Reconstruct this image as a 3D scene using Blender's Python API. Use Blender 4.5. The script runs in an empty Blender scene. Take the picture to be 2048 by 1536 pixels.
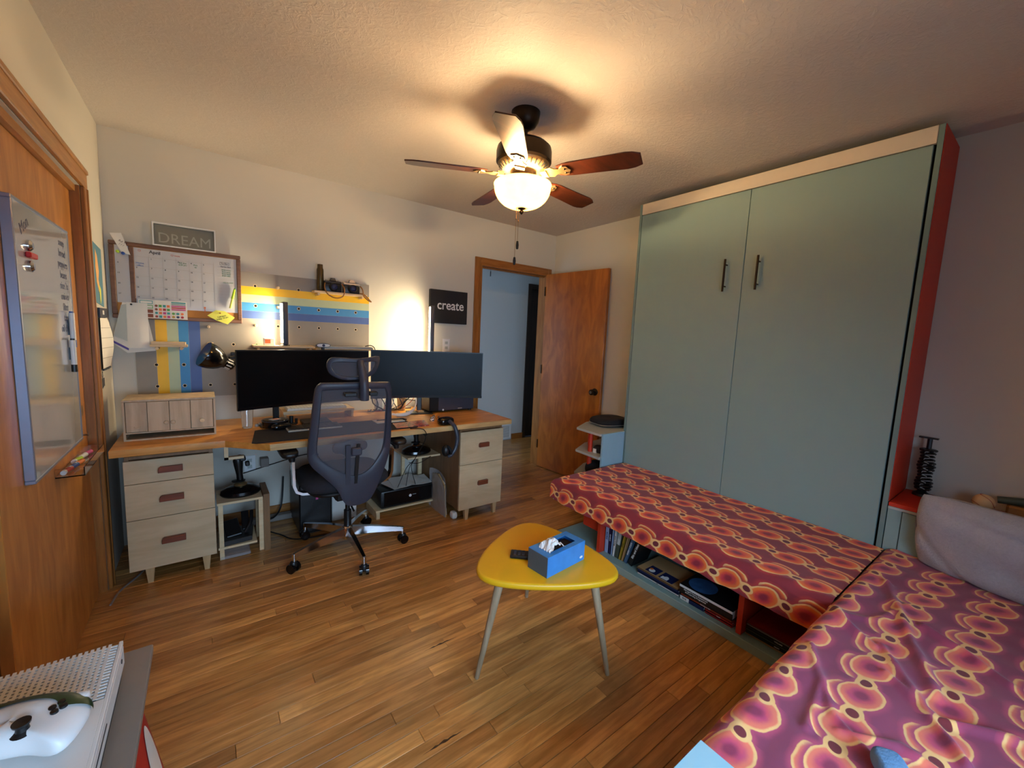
import bpy, bmesh, math, random
from mathutils import Vector, Matrix, noise
random.seed(7)
PI = math.pi
R = math.radians
sc = bpy.context.scene
COL = sc.collection

# ------------------------------------------------------------------ camera
def make_camera():
    cd = bpy.data.cameras.new('camera'); cd.sensor_fit = 'HORIZONTAL'; cd.sensor_width = 36; cd.lens = 823.66 * 36 / 2048
    cd.clip_start = .02
    o = bpy.data.objects.new('camera', cd); COL.objects.link(o); sc.camera = o
    yaw, pitch, roll = .64205, .114748, .044307
    f = Vector((math.sin(yaw) * math.cos(pitch), math.cos(yaw) * math.cos(pitch), -math.sin(pitch)))
    r = Vector((math.cos(yaw), -math.sin(yaw), 0)); u = r.cross(f)
    r2 = r * math.cos(roll) + u * math.sin(roll); u2 = u * math.cos(roll) - r * math.sin(roll)
    m = Matrix((r2, u2, -f)).transposed().to_4x4(); m.translation = Vector((.4395, -3.3073, 1.3785))
    o.matrix_world = m
make_camera()

# ------------------------------------------------------------------ world, lights, exposure
sc.view_settings.view_transform = 'Standard'; sc.view_settings.look = 'None'
sc.view_settings.exposure = 0.45; sc.view_settings.gamma = 1.0; sc.view_settings.use_curve_mapping = False
w = bpy.data.worlds.new('sky'); sc.world = w; w.use_nodes = True
bg = w.node_tree.nodes['Background']; bg.inputs[0].default_value = (.36, .56, 1, 1); bg.inputs[1].default_value = 1.5

def area(name, loc, rot, sx, sy, power, col, spread=180):
    l = bpy.data.lights.new(name, 'AREA'); l.shape = 'RECTANGLE'; l.size = sx; l.size_y = sy; l.energy = power; l.color = col
    l.spread = R(spread)
    o = bpy.data.objects.new(name, l); o.location = loc; o.rotation_euler = rot; COL.objects.link(o); return o
def point(name, loc, power, col, rad):
    l = bpy.data.lights.new(name, 'POINT'); l.energy = power; l.color = col; l.shadow_soft_size = rad
    o = bpy.data.objects.new(name, l); o.location = loc; COL.objects.link(o); return o
WARM = (1, .73, .41)
FANX, FANY = 1.690, -1.650
area('window_daylight', (.90, -4.12, 1.12), (R(58), 0, R(-14)), 1.5, .8, 24, (.48, .72, 1), 120)
area('hall_daylight', (1.05, .58, 1.15), (R(90), 0, R(-90)), .8, 1.3, 11, (.56, .76, 1))  # unseen light at the hall's left end, added as next-room daylight
for k in range(3):
    a = R(30 + 120 * k)
    point('ceiling_fan_bulb', (FANX + .060 * math.cos(a), FANY + .060 * math.sin(a), 2.102), 16.5, WARM, .03)

# ------------------------------------------------------------------ mesh helpers
class G:
    def __init__(s): s.v = []; s.f = []; s.m = []; s.uv = None
    def add(s, vs, fs, m=0):
        b = len(s.v); s.v += [tuple(q) for q in vs]
        for q in fs: s.f.append([b + i for i in q]); s.m.append(m)
        return s
    def box(s, x0, x1, y0, y1, z0, z1, m=0, bev=0, M=None, seg=1):
        x0, x1 = min(x0, x1), max(x0, x1); y0, y1 = min(y0, y1), max(y0, y1); z0, z1 = min(z0, z1), max(z0, z1)
        vs = [(x, y, z) for x in (x0, x1) for y in (y0, y1) for z in (z0, z1)]
        fs = [(0, 1, 3, 2), (4, 6, 7, 5), (0, 4, 5, 1), (2, 3, 7, 6), (0, 2, 6, 4), (1, 5, 7, 3)]
        if bev:
            bm = bmesh.new(); bv = [bm.verts.new(q) for q in vs]
            for q in fs: bm.faces.new([bv[i] for i in q])
            bmesh.ops.bevel(bm, geom=bm.edges[:], offset=bev, segments=seg, affect='EDGES', profile=.5)
            bm.verts.index_update(); vs = [tuple(q.co) for q in bm.verts]; fs = [[q.index for q in f.verts] for f in bm.faces]; bm.free()
        if M is not None: vs = [tuple(M @ Vector(q)) for q in vs]
        return s.add(vs, fs, m)
    def prism(s, pts, a0, a1, ax=2, m=0, M=None, bev=0):
        # polygon pts (2D) extruded along axis ax between a0, a1
        def P(p, a):
            q = [0, 0, 0]; o = [i for i in range(3) if i != ax]; q[o[0]], q[o[1]], q[ax] = p[0], p[1], a; return q
        n = len(pts)
        if bev:
            c = (sum(p[0] for p in pts) / n, sum(p[1] for p in pts) / n)
            def ins(p):
                d = math.hypot(p[0] - c[0], p[1] - c[1]) or 1; k = 1 - bev / d
                return (c[0] + (p[0] - c[0]) * k, c[1] + (p[1] - c[1]) * k)
            sg = 1 if a1 > a0 else -1
            rings = [[P(ins(p), a0) for p in pts], [P(p, a0 + sg * bev) for p in pts], [P(p, a1 - sg * bev) for p in pts], [P(ins(p), a1) for p in pts]]
        else: rings = [[P(p, a0) for p in pts], [P(p, a1) for p in pts]]
        vs = [q for r in rings for q in r]; fs = []
        for k in range(len(rings) - 1):
            for i in range(n): fs.append((k * n + i, k * n + (i + 1) % n, (k + 1) * n + (i + 1) % n, (k + 1) * n + i))
        fs.append(list(range(n))[::-1]); fs.append([(len(rings) - 1) * n + i for i in range(n)])
        if M is not None: vs = [tuple(M @ Vector(q)) for q in vs]
        return s.add(vs, fs, m)
    def cyl(s, p0, p1, r0, r1=None, n=16, m=0, cap=True):
        if r1 is None: r1 = r0
        p0, p1 = Vector(p0), Vector(p1); d = (p1 - p0).normalized()
        a = d.orthogonal().normalized(); b = d.cross(a); vs = []
        for p, r in ((p0, r0), (p1, r1)):
            for i in range(n):
                t = 2 * PI * i / n; vs.append(p + a * (r * math.cos(t)) + b * (r * math.sin(t)))
        fs = [(i, (i + 1) % n, n + (i + 1) % n, n + i) for i in range(n)]
        if cap: fs += [list(range(n))[::-1], list(range(n, 2 * n))]
        return s.add(vs, fs, m)
    def lathe(s, prof, c=(0, 0, 0), n=32, m=0, M=None, sy=1):
        vs = []; k = len(prof)
        for r, z in prof:
            for i in range(n):
                t = 2 * PI * i / n; vs.append(Vector((r * math.cos(t), r * sy * math.sin(t), z)))
        if M is not None: vs = [M @ q for q in vs]
        vs = [q + Vector(c) for q in vs]
        fs = [(j * n + i, j * n + (i + 1) % n, (j + 1) * n + (i + 1) % n, (j + 1) * n + i) for j in range(k - 1) for i in range(n)]
        if prof[0][0] > 1e-5: fs.append(list(range(n))[::-1])
        if prof[-1][0] > 1e-5: fs.append([(k - 1) * n + i for i in range(n)])
        return s.add(vs, fs, m)
    def tube(s, pts, r, n=6, m=0, smooth=0):
        pts = [Vector(p) for p in pts]
        if smooth:
            o = []; P = [pts[0]] + pts + [pts[-1]]
            for i in range(1, len(P) - 2):
                for k in range(smooth):
                    t = k / smooth; a, b, c, d = P[i - 1:i + 3]
                    o.append(.5 * ((2 * b) + (c - a) * t + (2 * a - 5 * b + 4 * c - d) * t * t + (3 * b - a - 3 * c + d) * t ** 3))
            pts = o + [pts[-1]]
        rr = r if isinstance(r, (list, tuple)) else None
        vs = []; up = None; L = len(pts)
        for i, p in enumerate(pts):
            d = (pts[min(i + 1, L - 1)] - pts[max(i - 1, 0)])
            d = d.normalized() if d.length > 1e-9 else Vector((0, 0, 1))
            if up is None: up = d.orthogonal().normalized()
            up = (up - d * up.dot(d)); up = up.normalized() if up.length > 1e-6 else d.orthogonal().normalized()
            b = d.cross(up); q = r if rr is None else rr[min(int(i * len(rr) / L), len(rr) - 1)]
            for j in range(n):
                t = 2 * PI * j / n; vs.append(p + up * (q * math.cos(t)) + b * (q * math.sin(t)))
        fs = [(i * n + j, i * n + (j + 1) % n, (i + 1) * n + (j + 1) % n, (i + 1) * n + j) for i in range(L - 1) for j in range(n)]
        fs += [list(range(n))[::-1], [(L - 1) * n + j for j in range(n)]]
        return s.add(vs, fs, m)
    def ball(s, c, r, n=16, k=10, m=0, M=None, sc3=(1, 1, 1)):
        vs = [Vector((0, 0, -r))]
        for j in range(1, k):
            a = -PI / 2 + PI * j / k
            for i in range(n): t = 2 * PI * i / n; vs.append(Vector((r * math.cos(a) * math.cos(t), r * math.cos(a) * math.sin(t), r * math.sin(a))))
        vs.append(Vector((0, 0, r))); vs = [Vector((q.x * sc3[0], q.y * sc3[1], q.z * sc3[2])) for q in vs]
        if M is not None: vs = [M @ q for q in vs]
        vs = [q + Vector(c) for q in vs]; fs = [(0, 1 + (i + 1) % n, 1 + i) for i in range(n)]
        for j in range(k - 2):
            for i in range(n): a = 1 + j * n; fs.append((a + i, a + (i + 1) % n, a + n + (i + 1) % n, a + n + i))
        a = 1 + (k - 2) * n; fs += [(a + i, a + (i + 1) % n, len(vs) - 1) for i in range(n)]
        return s.add(vs, fs, m)
    def grid(s, fn, nu, nv, m=0, wrap=False):
        # fn(i/nu, j/nv) -> point
        vs = [fn(i / nu, j / nv) for i in range(nu + 1) for j in range(nv + 1)]; b = nv + 1
        return s.add(vs, [(i * b + j, (i + 1) * b + j, (i + 1) * b + j + 1, i * b + j + 1) for i in range(nu) for j in range(nv)], m)

def org(o):
    t = Vector((0, 0, 0))
    while o is not None: t += o.location; o = o.parent
    return t
def tag(o, label=None, cat=None, group=None, kind=None):
    if label: o['label'] = label
    if cat: o['category'] = cat
    if group: o['group'] = group
    if kind: o['kind'] = kind
    return o
def obj(name, g, mats, parent=None, smooth=True, loc=None, col=None, local=False, ang=35, label=None):
    """one mesh object; vertices of g are world coordinates unless local"""
    me = bpy.data.meshes.new(name)
    off = Vector((0, 0, 0))
    if not local:
        off = org(parent) if parent is not None else Vector((0, 0, 0))
        if loc is not None: off = off + Vector(loc)
    vs = [(q[0] - off.x, q[1] - off.y, q[2] - off.z) for q in g.v]
    me.from_pydata(vs, [], g.f)
    if not isinstance(mats, (list, tuple)): mats = [mats]
    for q in mats: me.materials.append(q)
    if len(mats) > 1: me.polygons.foreach_set('material_index', g.m)
    if smooth:
        me.polygons.foreach_set('use_smooth', [True] * len(me.polygons)); me.set_sharp_from_angle(angle=R(ang))
    if g.uv is not None:
        ul = me.uv_layers.new(name='UVMap')
        for lp in me.loops: ul.data[lp.index].uv = g.uv[lp.vertex_index]
    me.validate(); me.update()
    bm = bmesh.new(); bm.from_mesh(me); bmesh.ops.recalc_face_normals(bm, faces=bm.faces[:]); bm.to_mesh(me); bm.free()
    o = bpy.data.objects.new(name, me); COL.objects.link(o)
    if loc is not None: o.location = loc
    if parent is not None: o.parent = parent
    if col: o.color = (*col, 1)
    if label: o['label'] = label
    return o
def empty(name, loc, label=None, cat=None, group=None, kind=None, rz=0):
    o = bpy.data.objects.new(name, None); o.location = loc; o.rotation_euler = (0, 0, rz); o.empty_display_size = .05
    COL.objects.link(o); return tag(o, label, cat, group, kind)
def struct(name, g, m, parent=None, **k):
    o = obj(name, g, m, parent, **k)
    if parent is None: o['kind'] = 'structure'
    return o
def copy_tree(o, parent=None):
    c = o.copy(); COL.objects.link(c); c.parent = parent
    for ch in list(o.children): copy_tree(ch, c)
    return c
def text_mesh(txt, size, ext=.0008, bold=False, space=1.0):
    cu = bpy.data.curves.new('t', 'FONT'); cu.body = txt; cu.size = size; cu.extrude = ext; cu.align_x = 'CENTER'; cu.align_y = 'CENTER'; cu.space_character = space
    cu.resolution_u = 3
    if bold: cu.offset = size * .012
    t = bpy.data.objects.new('t', cu); COL.objects.link(t); dg = bpy.context.evaluated_depsgraph_get()
    me = bpy.data.meshes.new_from_object(t.evaluated_get(dg)); bpy.data.objects.remove(t); bpy.data.curves.remove(cu)
    g = G(); g.add([tuple(q.co) for q in me.vertices], [list(p.vertices) for p in me.polygons]); bpy.data.meshes.remove(me); return g
def textg(txt, size, M, ext=.0008, bold=False, space=1.0, sx=1):
    g = text_mesh(txt, size, ext, bold, space); g.v = [tuple(M @ Vector((q[0] * sx, q[1], q[2]))) for q in g.v]; return g
def on_back(x, y, z, rot=0): return Matrix.Translation((x, y, z)) @ Matrix.Rotation(R(90), 4, 'X') @ Matrix.Rotation(rot, 4, 'Z')      # reads from -y
def on_left(x, y, z, rot=0): return Matrix.Translation((x, y, z)) @ Matrix.Rotation(R(90), 4, 'Z') @ Matrix.Rotation(R(90), 4, 'X') @ Matrix.Rotation(rot, 4, 'Z')   # reads from +x
def on_right(x, y, z, rot=0): return Matrix.Translation((x, y, z)) @ Matrix.Rotation(R(-90), 4, 'Z') @ Matrix.Rotation(R(90), 4, 'X') @ Matrix.Rotation(rot, 4, 'Z')  # reads from -x

# ------------------------------------------------------------------ materials
def lin(c):
    f = lambda q: q / 12.92 if q <= .04045 else ((q + .055) / 1.055) ** 2.4
    return tuple(f(q / 255) for q in c)
class N:
    """tiny wrapper so node maths reads like maths"""
    def __init__(s, nt, so): s.nt = nt; s.so = so
    def _m(s, op, *a):
        n = s.nt.nodes.new('ShaderNodeMath'); n.operation = op
        for i, q in enumerate((s,) + a):
            if isinstance(q, N): s.nt.links.new(q.so, n.inputs[i])
            else: n.inputs[i].default_value = q
        return N(s.nt, n.outputs[0])
    def __add__(s, o): return s._m('ADD', o)
    def __sub__(s, o): return s._m('SUBTRACT', o)
    def __mul__(s, o): return s._m('MULTIPLY', o)
    def __truediv__(s, o): return s._m('DIVIDE', o)
    def fract(s): return s._m('FRACT')
    def sqrt(s): return s._m('SQRT')
    def abs(s): return s._m('ABSOLUTE')
    def min(s, o): return s._m('MINIMUM', o)
    def max(s, o): return s._m('MAXIMUM', o)
    def smin(s, o, k): return s._m('SMOOTH_MIN', o, k)
    def lt(s, o): return s._m('LESS_THAN', o)
    def ramp(s, a, b):
        n = s.nt.nodes.new('ShaderNodeMapRange'); n.inputs[1].default_value = a; n.inputs[2].default_value = b
        n.interpolation_type = 'SMOOTHSTEP'
        s.nt.links.new(s.so, n.inputs[0]); return N(s.nt, n.outputs[0])
def base(name):
    m = bpy.data.materials.new(name); m.use_nodes = True; nt = m.node_tree; b = nt.nodes['Principled BSDF']; return m, nt, b
def texco(nt, scale=(1, 1, 1), kind='Object', rnd=False):
    t = nt.nodes.new('ShaderNodeTexCoord'); mp = nt.nodes.new('ShaderNodeMapping'); mp.inputs['Scale'].default_value = scale
    nt.links.new(t.outputs[kind], mp.inputs[0])
    if rnd:
        oi = nt.nodes.new('ShaderNodeObjectInfo'); mu = nt.nodes.new('ShaderNodeVectorMath'); mu.operation = 'SCALE'; mu.inputs[0].default_value = (37, 17, 53)
        nt.links.new(oi.outputs['Random'], mu.inputs['Scale']); nt.links.new(mu.outputs[0], mp.inputs['Location'])
    return mp.outputs[0]
def nz(nt, vec, scale, detail=3, rough=.5, dist=0):
    n = nt.nodes.new('ShaderNodeTexNoise'); n.inputs['Scale'].default_value = scale; n.inputs['Detail'].default_value = detail
    n.inputs['Roughness'].default_value = rough; n.inputs['Distortion'].default_value = dist
    nt.links.new(vec, n.inputs['Vector']); return n.outputs[0]
def mixc(nt, fac, a, b, mode='MIX'):
    n = nt.nodes.new('ShaderNodeMix'); n.data_type = 'RGBA'; n.blend_type = mode
    for i, q in ((0, fac), (6, a), (7, b)):
        if isinstance(q, N): q = q.so
        if hasattr(q, 'is_linked') or hasattr(q, 'links'): nt.links.new(q, n.inputs[i])
        elif i == 0: n.inputs[i].default_value = q
        else: n.inputs[i].default_value = (*q, 1)
    return n.outputs[2]
def bump(nt, b, h, strength, dist=.002):
    n = nt.nodes.new('ShaderNodeBump'); n.inputs['Strength'].default_value = strength; n.inputs['Distance'].default_value = dist
    nt.links.new(h.so if isinstance(h, N) else h, n.inputs['Height']); nt.links.new(n.outputs[0], b.inputs['Normal'])
def plain(name, c, rough=.5, metal=0, var=.08, vs=30, bmp=0, bs=200, spec=.5, sheen=0, coat=0, alpha=1, trans=0, emit=None, es=0):
    m, nt, b = base(name); c = lin(c); v = texco(nt)
    col = mixc(nt, nz(nt, v, vs), tuple(q * (1 - var) for q in c), tuple(min(1, q * (1 + var)) for q in c))
    nt.links.new(col, b.inputs['Base Color']); b.inputs['Roughness'].default_value = rough; b.inputs['Metallic'].default_value = metal
    b.inputs['Specular IOR Level'].default_value = spec
    if sheen: b.inputs['Sheen Weight'].default_value = sheen
    if coat: b.inputs['Coat Weight'].default_value = coat; b.inputs['Coat Roughness'].default_value = .1
    if alpha < 1: b.inputs['Alpha'].default_value = alpha
    if trans: b.inputs['Transmission Weight'].default_value = trans
    if emit: b.inputs['Emission Color'].default_value = (*emit, 1); b.inputs['Emission Strength'].default_value = es
    if bmp: bump(nt, b, nz(nt, v, bs, 4), bmp)
    return m
def wood(name, c1, c2, axis=0, rough=.4, fine=60, tint=False, figure=.35, coat=0, spec=.5):
    """grain runs along axis"""
    m, nt, b = base(name); s = [1, 1, 1]; s[axis] = .07
    v = texco(nt, tuple(s), rnd=True); s2 = [1, 1, 1]; s2[axis] = .28
    v2 = texco(nt, tuple(s2), rnd=True)
    a = N(nt, nz(nt, v, fine, 4, .6)).ramp(.35, .68); f = N(nt, nz(nt, v2, 9, 3, .55, 1.6)).ramp(.3, .72)
    k = (a * (1 - figure)) + (f * figure)
    col = mixc(nt, k, lin(c1), lin(c2))
    if tint:
        oi = nt.nodes.new('ShaderNodeObjectInfo'); col = mixc(nt, 1.0, col, oi.outputs['Color'], 'MULTIPLY')
    nt.links.new(col, b.inputs['Base Color']); b.inputs['Roughness'].default_value = rough; b.inputs['Specular IOR Level'].default_value = spec
    if coat: b.inputs['Coat Weight'].default_value = coat; b.inputs['Coat Roughness'].default_value = .2
    bump(nt, b, a, .12, .001); return m
def glass(name, c=(1, 1, 1), rough=.02):
    m, nt, b = base(name); v = texco(nt)
    b.inputs['Base Color'].default_value = (*c, 1); b.inputs['Transmission Weight'].default_value = 1; b.inputs['IOR'].default_value = 1.45
    n = N(nt, nz(nt, v, 20)) * .03 + rough; nt.links.new(n.so, b.inputs['Roughness']); return m

WALL = plain('wall_paint', (206, 201, 188), .75, var=.02, vs=3, bmp=.12, bs=160)
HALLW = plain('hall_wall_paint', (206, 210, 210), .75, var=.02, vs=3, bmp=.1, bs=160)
def ceiling_mat():
    m, nt, b = base('ceiling_texture'); v = texco(nt)
    a = N(nt, nz(nt, v, 24, 5, .62, 2.2)); c = N(nt, nz(nt, v, 70, 3, .6, .8))
    h = a.ramp(.46, .6) + c * .45
    col = mixc(nt, a, lin((204, 194, 182)), lin((214, 205, 194))); nt.links.new(col, b.inputs['Base Color']); b.inputs['Roughness'].default_value = .85
    bump(nt, b, h, .28, .006); return m
CEIL = ceiling_mat()
FLOORM = wood('oak_floor', (148, 100, 48), (206, 152, 88), 0, .30, 55, True, .45, coat=.12)
SUBF = plain('floor_joint', (48, 30, 18), .8)
CLOSET = wood('closet_veneer', (164, 104, 42), (200, 138, 68), 2, .38, 40, figure=.75)
DOORW = wood('door_veneer', (150, 84, 22), (188, 112, 36), 2, .33, 34, figure=.8)
TRIM = wood('casing_wood', (138, 86, 36), (170, 112, 54), 2, .35, 60)
TRIMX = wood('casing_wood_level', (138, 86, 36), (170, 112, 54), 0, .35, 60)
TRIMY = wood('header_wood', (156, 106, 50), (190, 136, 76), 1, .35, 60)
DARKW = wood('dark_door_wood', (38, 26, 18), (58, 40, 26), 2, .4, 40)
DESKW = wood('desk_top_pine', (184, 120, 48), (226, 166, 84), 0, .38, 30, figure=.5)
DESKE = wood('desk_edge_pine', (176, 138, 84), (214, 180, 122), 0, .45, 30)
BIRCH = wood('birch_ply', (186, 164, 128), (206, 186, 150), 0, .5, 20, figure=.6)
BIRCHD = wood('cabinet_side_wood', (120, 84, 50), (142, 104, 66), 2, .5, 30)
LEGW = wood('cabinet_leg_wood', (182, 150, 104), (204, 172, 126), 2, .5, 40)
HUTCHW = wood('hutch_wood', (178, 154, 122), (206, 184, 150), 2, .55, 30)
MAHOG = wood('pull_wood', (104, 50, 30), (134, 68, 40), 0, .4, 40)
BEECH = wood('table_leg_wood', (140, 120, 92), (172, 150, 120), 2, .5, 60)
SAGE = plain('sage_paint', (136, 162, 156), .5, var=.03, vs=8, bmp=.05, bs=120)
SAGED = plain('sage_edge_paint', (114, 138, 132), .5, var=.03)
CREAM = plain('cream_paint', (222, 208, 184), .5, var=.03)
RED = plain('red_orange_paint', (196, 52, 24), .5, var=.05, vs=10)
PALE = plain('pale_shelf_paint', (178, 184, 178), .5, var=.03)
PALE_DAYLIT = plain('daylit_panel_paint', (150, 186, 200), .5, var=.03)  # pale shelf paint with the window's blue daylight put into the colour
BLACK = plain('black_plastic', (20, 20, 21), .4, var=.1)
BLACKG = plain('black_gloss_plastic', (10, 10, 12), .15, var=.05)
SCREEN = plain('screen_glass', (6, 6, 8), .34, var=.05, spec=.16)
BLACKF = plain('black_fabric', (24, 24, 28), .9, var=.15, bmp=.3, bs=900)
CHARC = plain('charcoal_plastic', (56, 58, 70), .45, var=.05)
CHARF = plain('charcoal_fabric', (34, 34, 40), .95, var=.15, bmp=.4, bs=700)
CHROME = plain('chrome', (214, 216, 222), .12, 1, var=.03)
STEEL = plain('brushed_steel', (150, 150, 152), .32, 1, var=.05)
BRONZE = plain('dark_bronze', (52, 40, 28), .38, .8, var=.15)
BRONZEL = plain('aged_brass', (150, 124, 84), .35, .7, var=.2, vs=60)
BLADE = wood('blade_walnut', (58, 26, 14), (92, 42, 22), 0, .35, 30)
YELLOW = plain('yellow_laminate', (226, 172, 24), .38, var=.03, vs=6)
YELEDGE = plain('yellow_edge', (206, 184, 60), .45, var=.04)
WHITE = plain('white_plastic', (226, 226, 224), .4, var=.02)
PAPER = plain('paper', (228, 224, 216), .8, var=.03)
WBOARD = plain('whiteboard_surface', (198, 200, 204), .06, var=.01, spec=1.0, coat=1)
ALU = plain('aluminium_frame', (150, 158, 178), .35, .6, var=.05)
GREYP = plain('grey_board_paint', (126, 118, 110), .6, var=.05)
PG = plain('pegboard_grey', (146, 138, 128), .6, var=.06, vs=12)
PY = plain('pegboard_yellow', (240, 188, 20), .5, var=.03)
PS = plain('pegboard_sage', (184, 196, 158), .5, var=.03)
PB = plain('pegboard_blue', (62, 138, 196), .5, var=.04)
PD = plain('pegboard_navy', (74, 98, 158), .5, var=.05)
CORK = plain('cork', (196, 134, 70), .9, var=.15, vs=200, bmp=.2, bs=300)
CORKF = wood('board_frame_wood', (96, 62, 42), (120, 82, 58), 0, .5, 60)
HOLE_SHADE = plain('hole_shadow', (18, 15, 13), .9)  # near-black colour standing in for shade inside holes, gaps and slots
PINE = wood('pale_peg_pine', (214, 184, 138), (232, 206, 164), 0, .55, 40)
BLUEBOX = plain('blue_carton', (58, 132, 200), .45, var=.22, vs=22)
GREYBOX = plain('dark_carton_end', (74, 82, 88), .55, var=.1, vs=30)
TISSUE = plain('tissue_paper', (232, 226, 220), .8, var=.03)
RUBBER = plain('black_cable_rubber', (18, 18, 18), .5)
PURPLE = plain('purple_cover', (86, 66, 150), .5)
INK = plain('black_ink', (28, 26, 28), .6)
INKB = plain('blue_ink', (40, 96, 170), .6); INKG = plain('green_ink', (70, 130, 70), .6); INKR = plain('orange_ink', (206, 110, 84), .6)
LINE = plain('grey_ruling', (172, 166, 160), .7)
NOTEY = plain('yellow_note_paper', (218, 220, 96), .7)
LIME = plain('lime_plastic', (176, 214, 36), .4)
REDP = plain('red_plastic', (196, 28, 36), .35)
BLUEP = plain('blue_plastic', (28, 70, 150), .35)
ORANGEP = plain('orange_plastic', (226, 120, 50), .5)
PINKP = plain('pink_paper', (190, 70, 130), .6); TEALP = plain('teal_paper', (60, 150, 150), .6); GREENP = plain('green_paper', (90, 160, 70), .6)
BROWNP = plain('brown_paper', (136, 74, 46), .6)
CLEAR = glass('clear_glass')
BRASS = plain('weathered_brass_case', (84, 70, 44), .4, .75, var=.25, vs=20)
LEATHER = plain('tan_leather_strap', (150, 98, 44), .6, var=.15)
SILVER = plain('silver_shell', (176, 172, 166), .35, .6, var=.03)
BALLM = plain('baseball_leather', (218, 178, 128), .7, var=.06, bmp=.1, bs=200)
NAVY = plain('navy_cover', (22, 32, 74), .45); SLATE = plain('slate_cover', (70, 96, 122), .5); OLIVE = plain('olive_cover', (70, 78, 62), .5)
MUST = plain('mustard_cover', (178, 142, 40), .5); RUST = plain('rust_cover', (150, 60, 30), .5); CRIM = plain('crimson_cover', (168, 32, 28), .5)
LBLUE = plain('pale_blue_cover', (150, 176, 212), .5); TAN = plain('tan_cover', (176, 138, 92), .5)
LBL = plain('light_blue_tabletop', (150, 190, 202), .45, var=.02)
PLUSHB = plain('blue_fleece', (96, 132, 166), .95, var=.15, vs=80, bmp=.8, bs=150)
def emission(name, c, s):
    m, nt, b = base(name); v = texco(nt); k = N(nt, nz(nt, v, 15)) * .1 + 1.0
    col = mixc(nt, k, (0, 0, 0), c); b.inputs['Base Color'].default_value = (*c, 1)
    b.inputs['Emission Color'].default_value = (*c, 1); nt.links.new((k * s).so, b.inputs['Emission Strength']); return m
LED = emission('led_strip', (1, .80, .50), 105); LED2 = emission('led_strip_wall', (1, .80, .50), 95)
def bowl_mat():
    m, nt, b = base('alabaster_bowl_glass'); v = texco(nt); k = N(nt, nz(nt, v, 14, 3, .6, 1.0))
    col = mixc(nt, k, lin((250, 214, 150)), lin((255, 236, 190))); nt.links.new(col, b.inputs['Base Color'])
    b.inputs['Roughness'].default_value = .35; b.inputs['Transmission Weight'].default_value = 0
    tr = nt.nodes.new('ShaderNodeBsdfTranslucent'); nt.links.new(col, tr.inputs[0]); mx = nt.nodes.new('ShaderNodeMixShader'); mx.inputs[0].default_value = .75
    nt.links.new(b.outputs[0], mx.inputs[1]); nt.links.new(tr.outputs[0], mx.inputs[2])
    b.inputs['Emission Color'].default_value = (1, .66, .28, 1); b.inputs['Emission Strength'].default_value = .55
    nt.links.new(mx.outputs[0], nt.nodes['Material Output'].inputs[0]); return m
BOWL = bowl_mat()
def mesh_mat():
    m, nt, b = base('chair_mesh_weave'); v = texco(nt, (420, 420, 420))
    wv = nt.nodes.new('ShaderNodeTexNoise'); wv.inputs['Scale'].default_value = 1; nt.links.new(v, wv.inputs[0])
    nt.links.new(mixc(nt, wv.outputs[0], lin((96, 90, 96)), lin((128, 120, 124))), b.inputs['Base Color']); b.inputs['Roughness'].default_value = .8
    tr = nt.nodes.new('ShaderNodeBsdfTransparent'); mx = nt.nodes.new('ShaderNodeMixShader'); mx.inputs[0].default_value = .52
    nt.links.new(tr.outputs[0], mx.inputs[1]); nt.links.new(b.outputs[0], mx.inputs[2]); nt.links.new(mx.outputs[0], nt.nodes['Material Output'].inputs[0]); return m
MESHM = mesh_mat()
def plastic_film():
    m, nt, b = base('clear_bag_film'); v = texco(nt); b.inputs['Base Color'].default_value = (.75, .75, .78, 1); b.inputs['Roughness'].default_value = .12
    bump(nt, b, nz(nt, v, 25, 3), .6, .01)
    tr = nt.nodes.new('ShaderNodeBsdfTransparent'); mx = nt.nodes.new('ShaderNodeMixShader'); mx.inputs[0].default_value = .28
    nt.links.new(tr.outputs[0], mx.inputs[1]); nt.links.new(b.outputs[0], mx.inputs[2]); nt.links.new(mx.outputs[0], nt.nodes['Material Output'].inputs[0]); return m
FILM = plastic_film()
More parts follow.
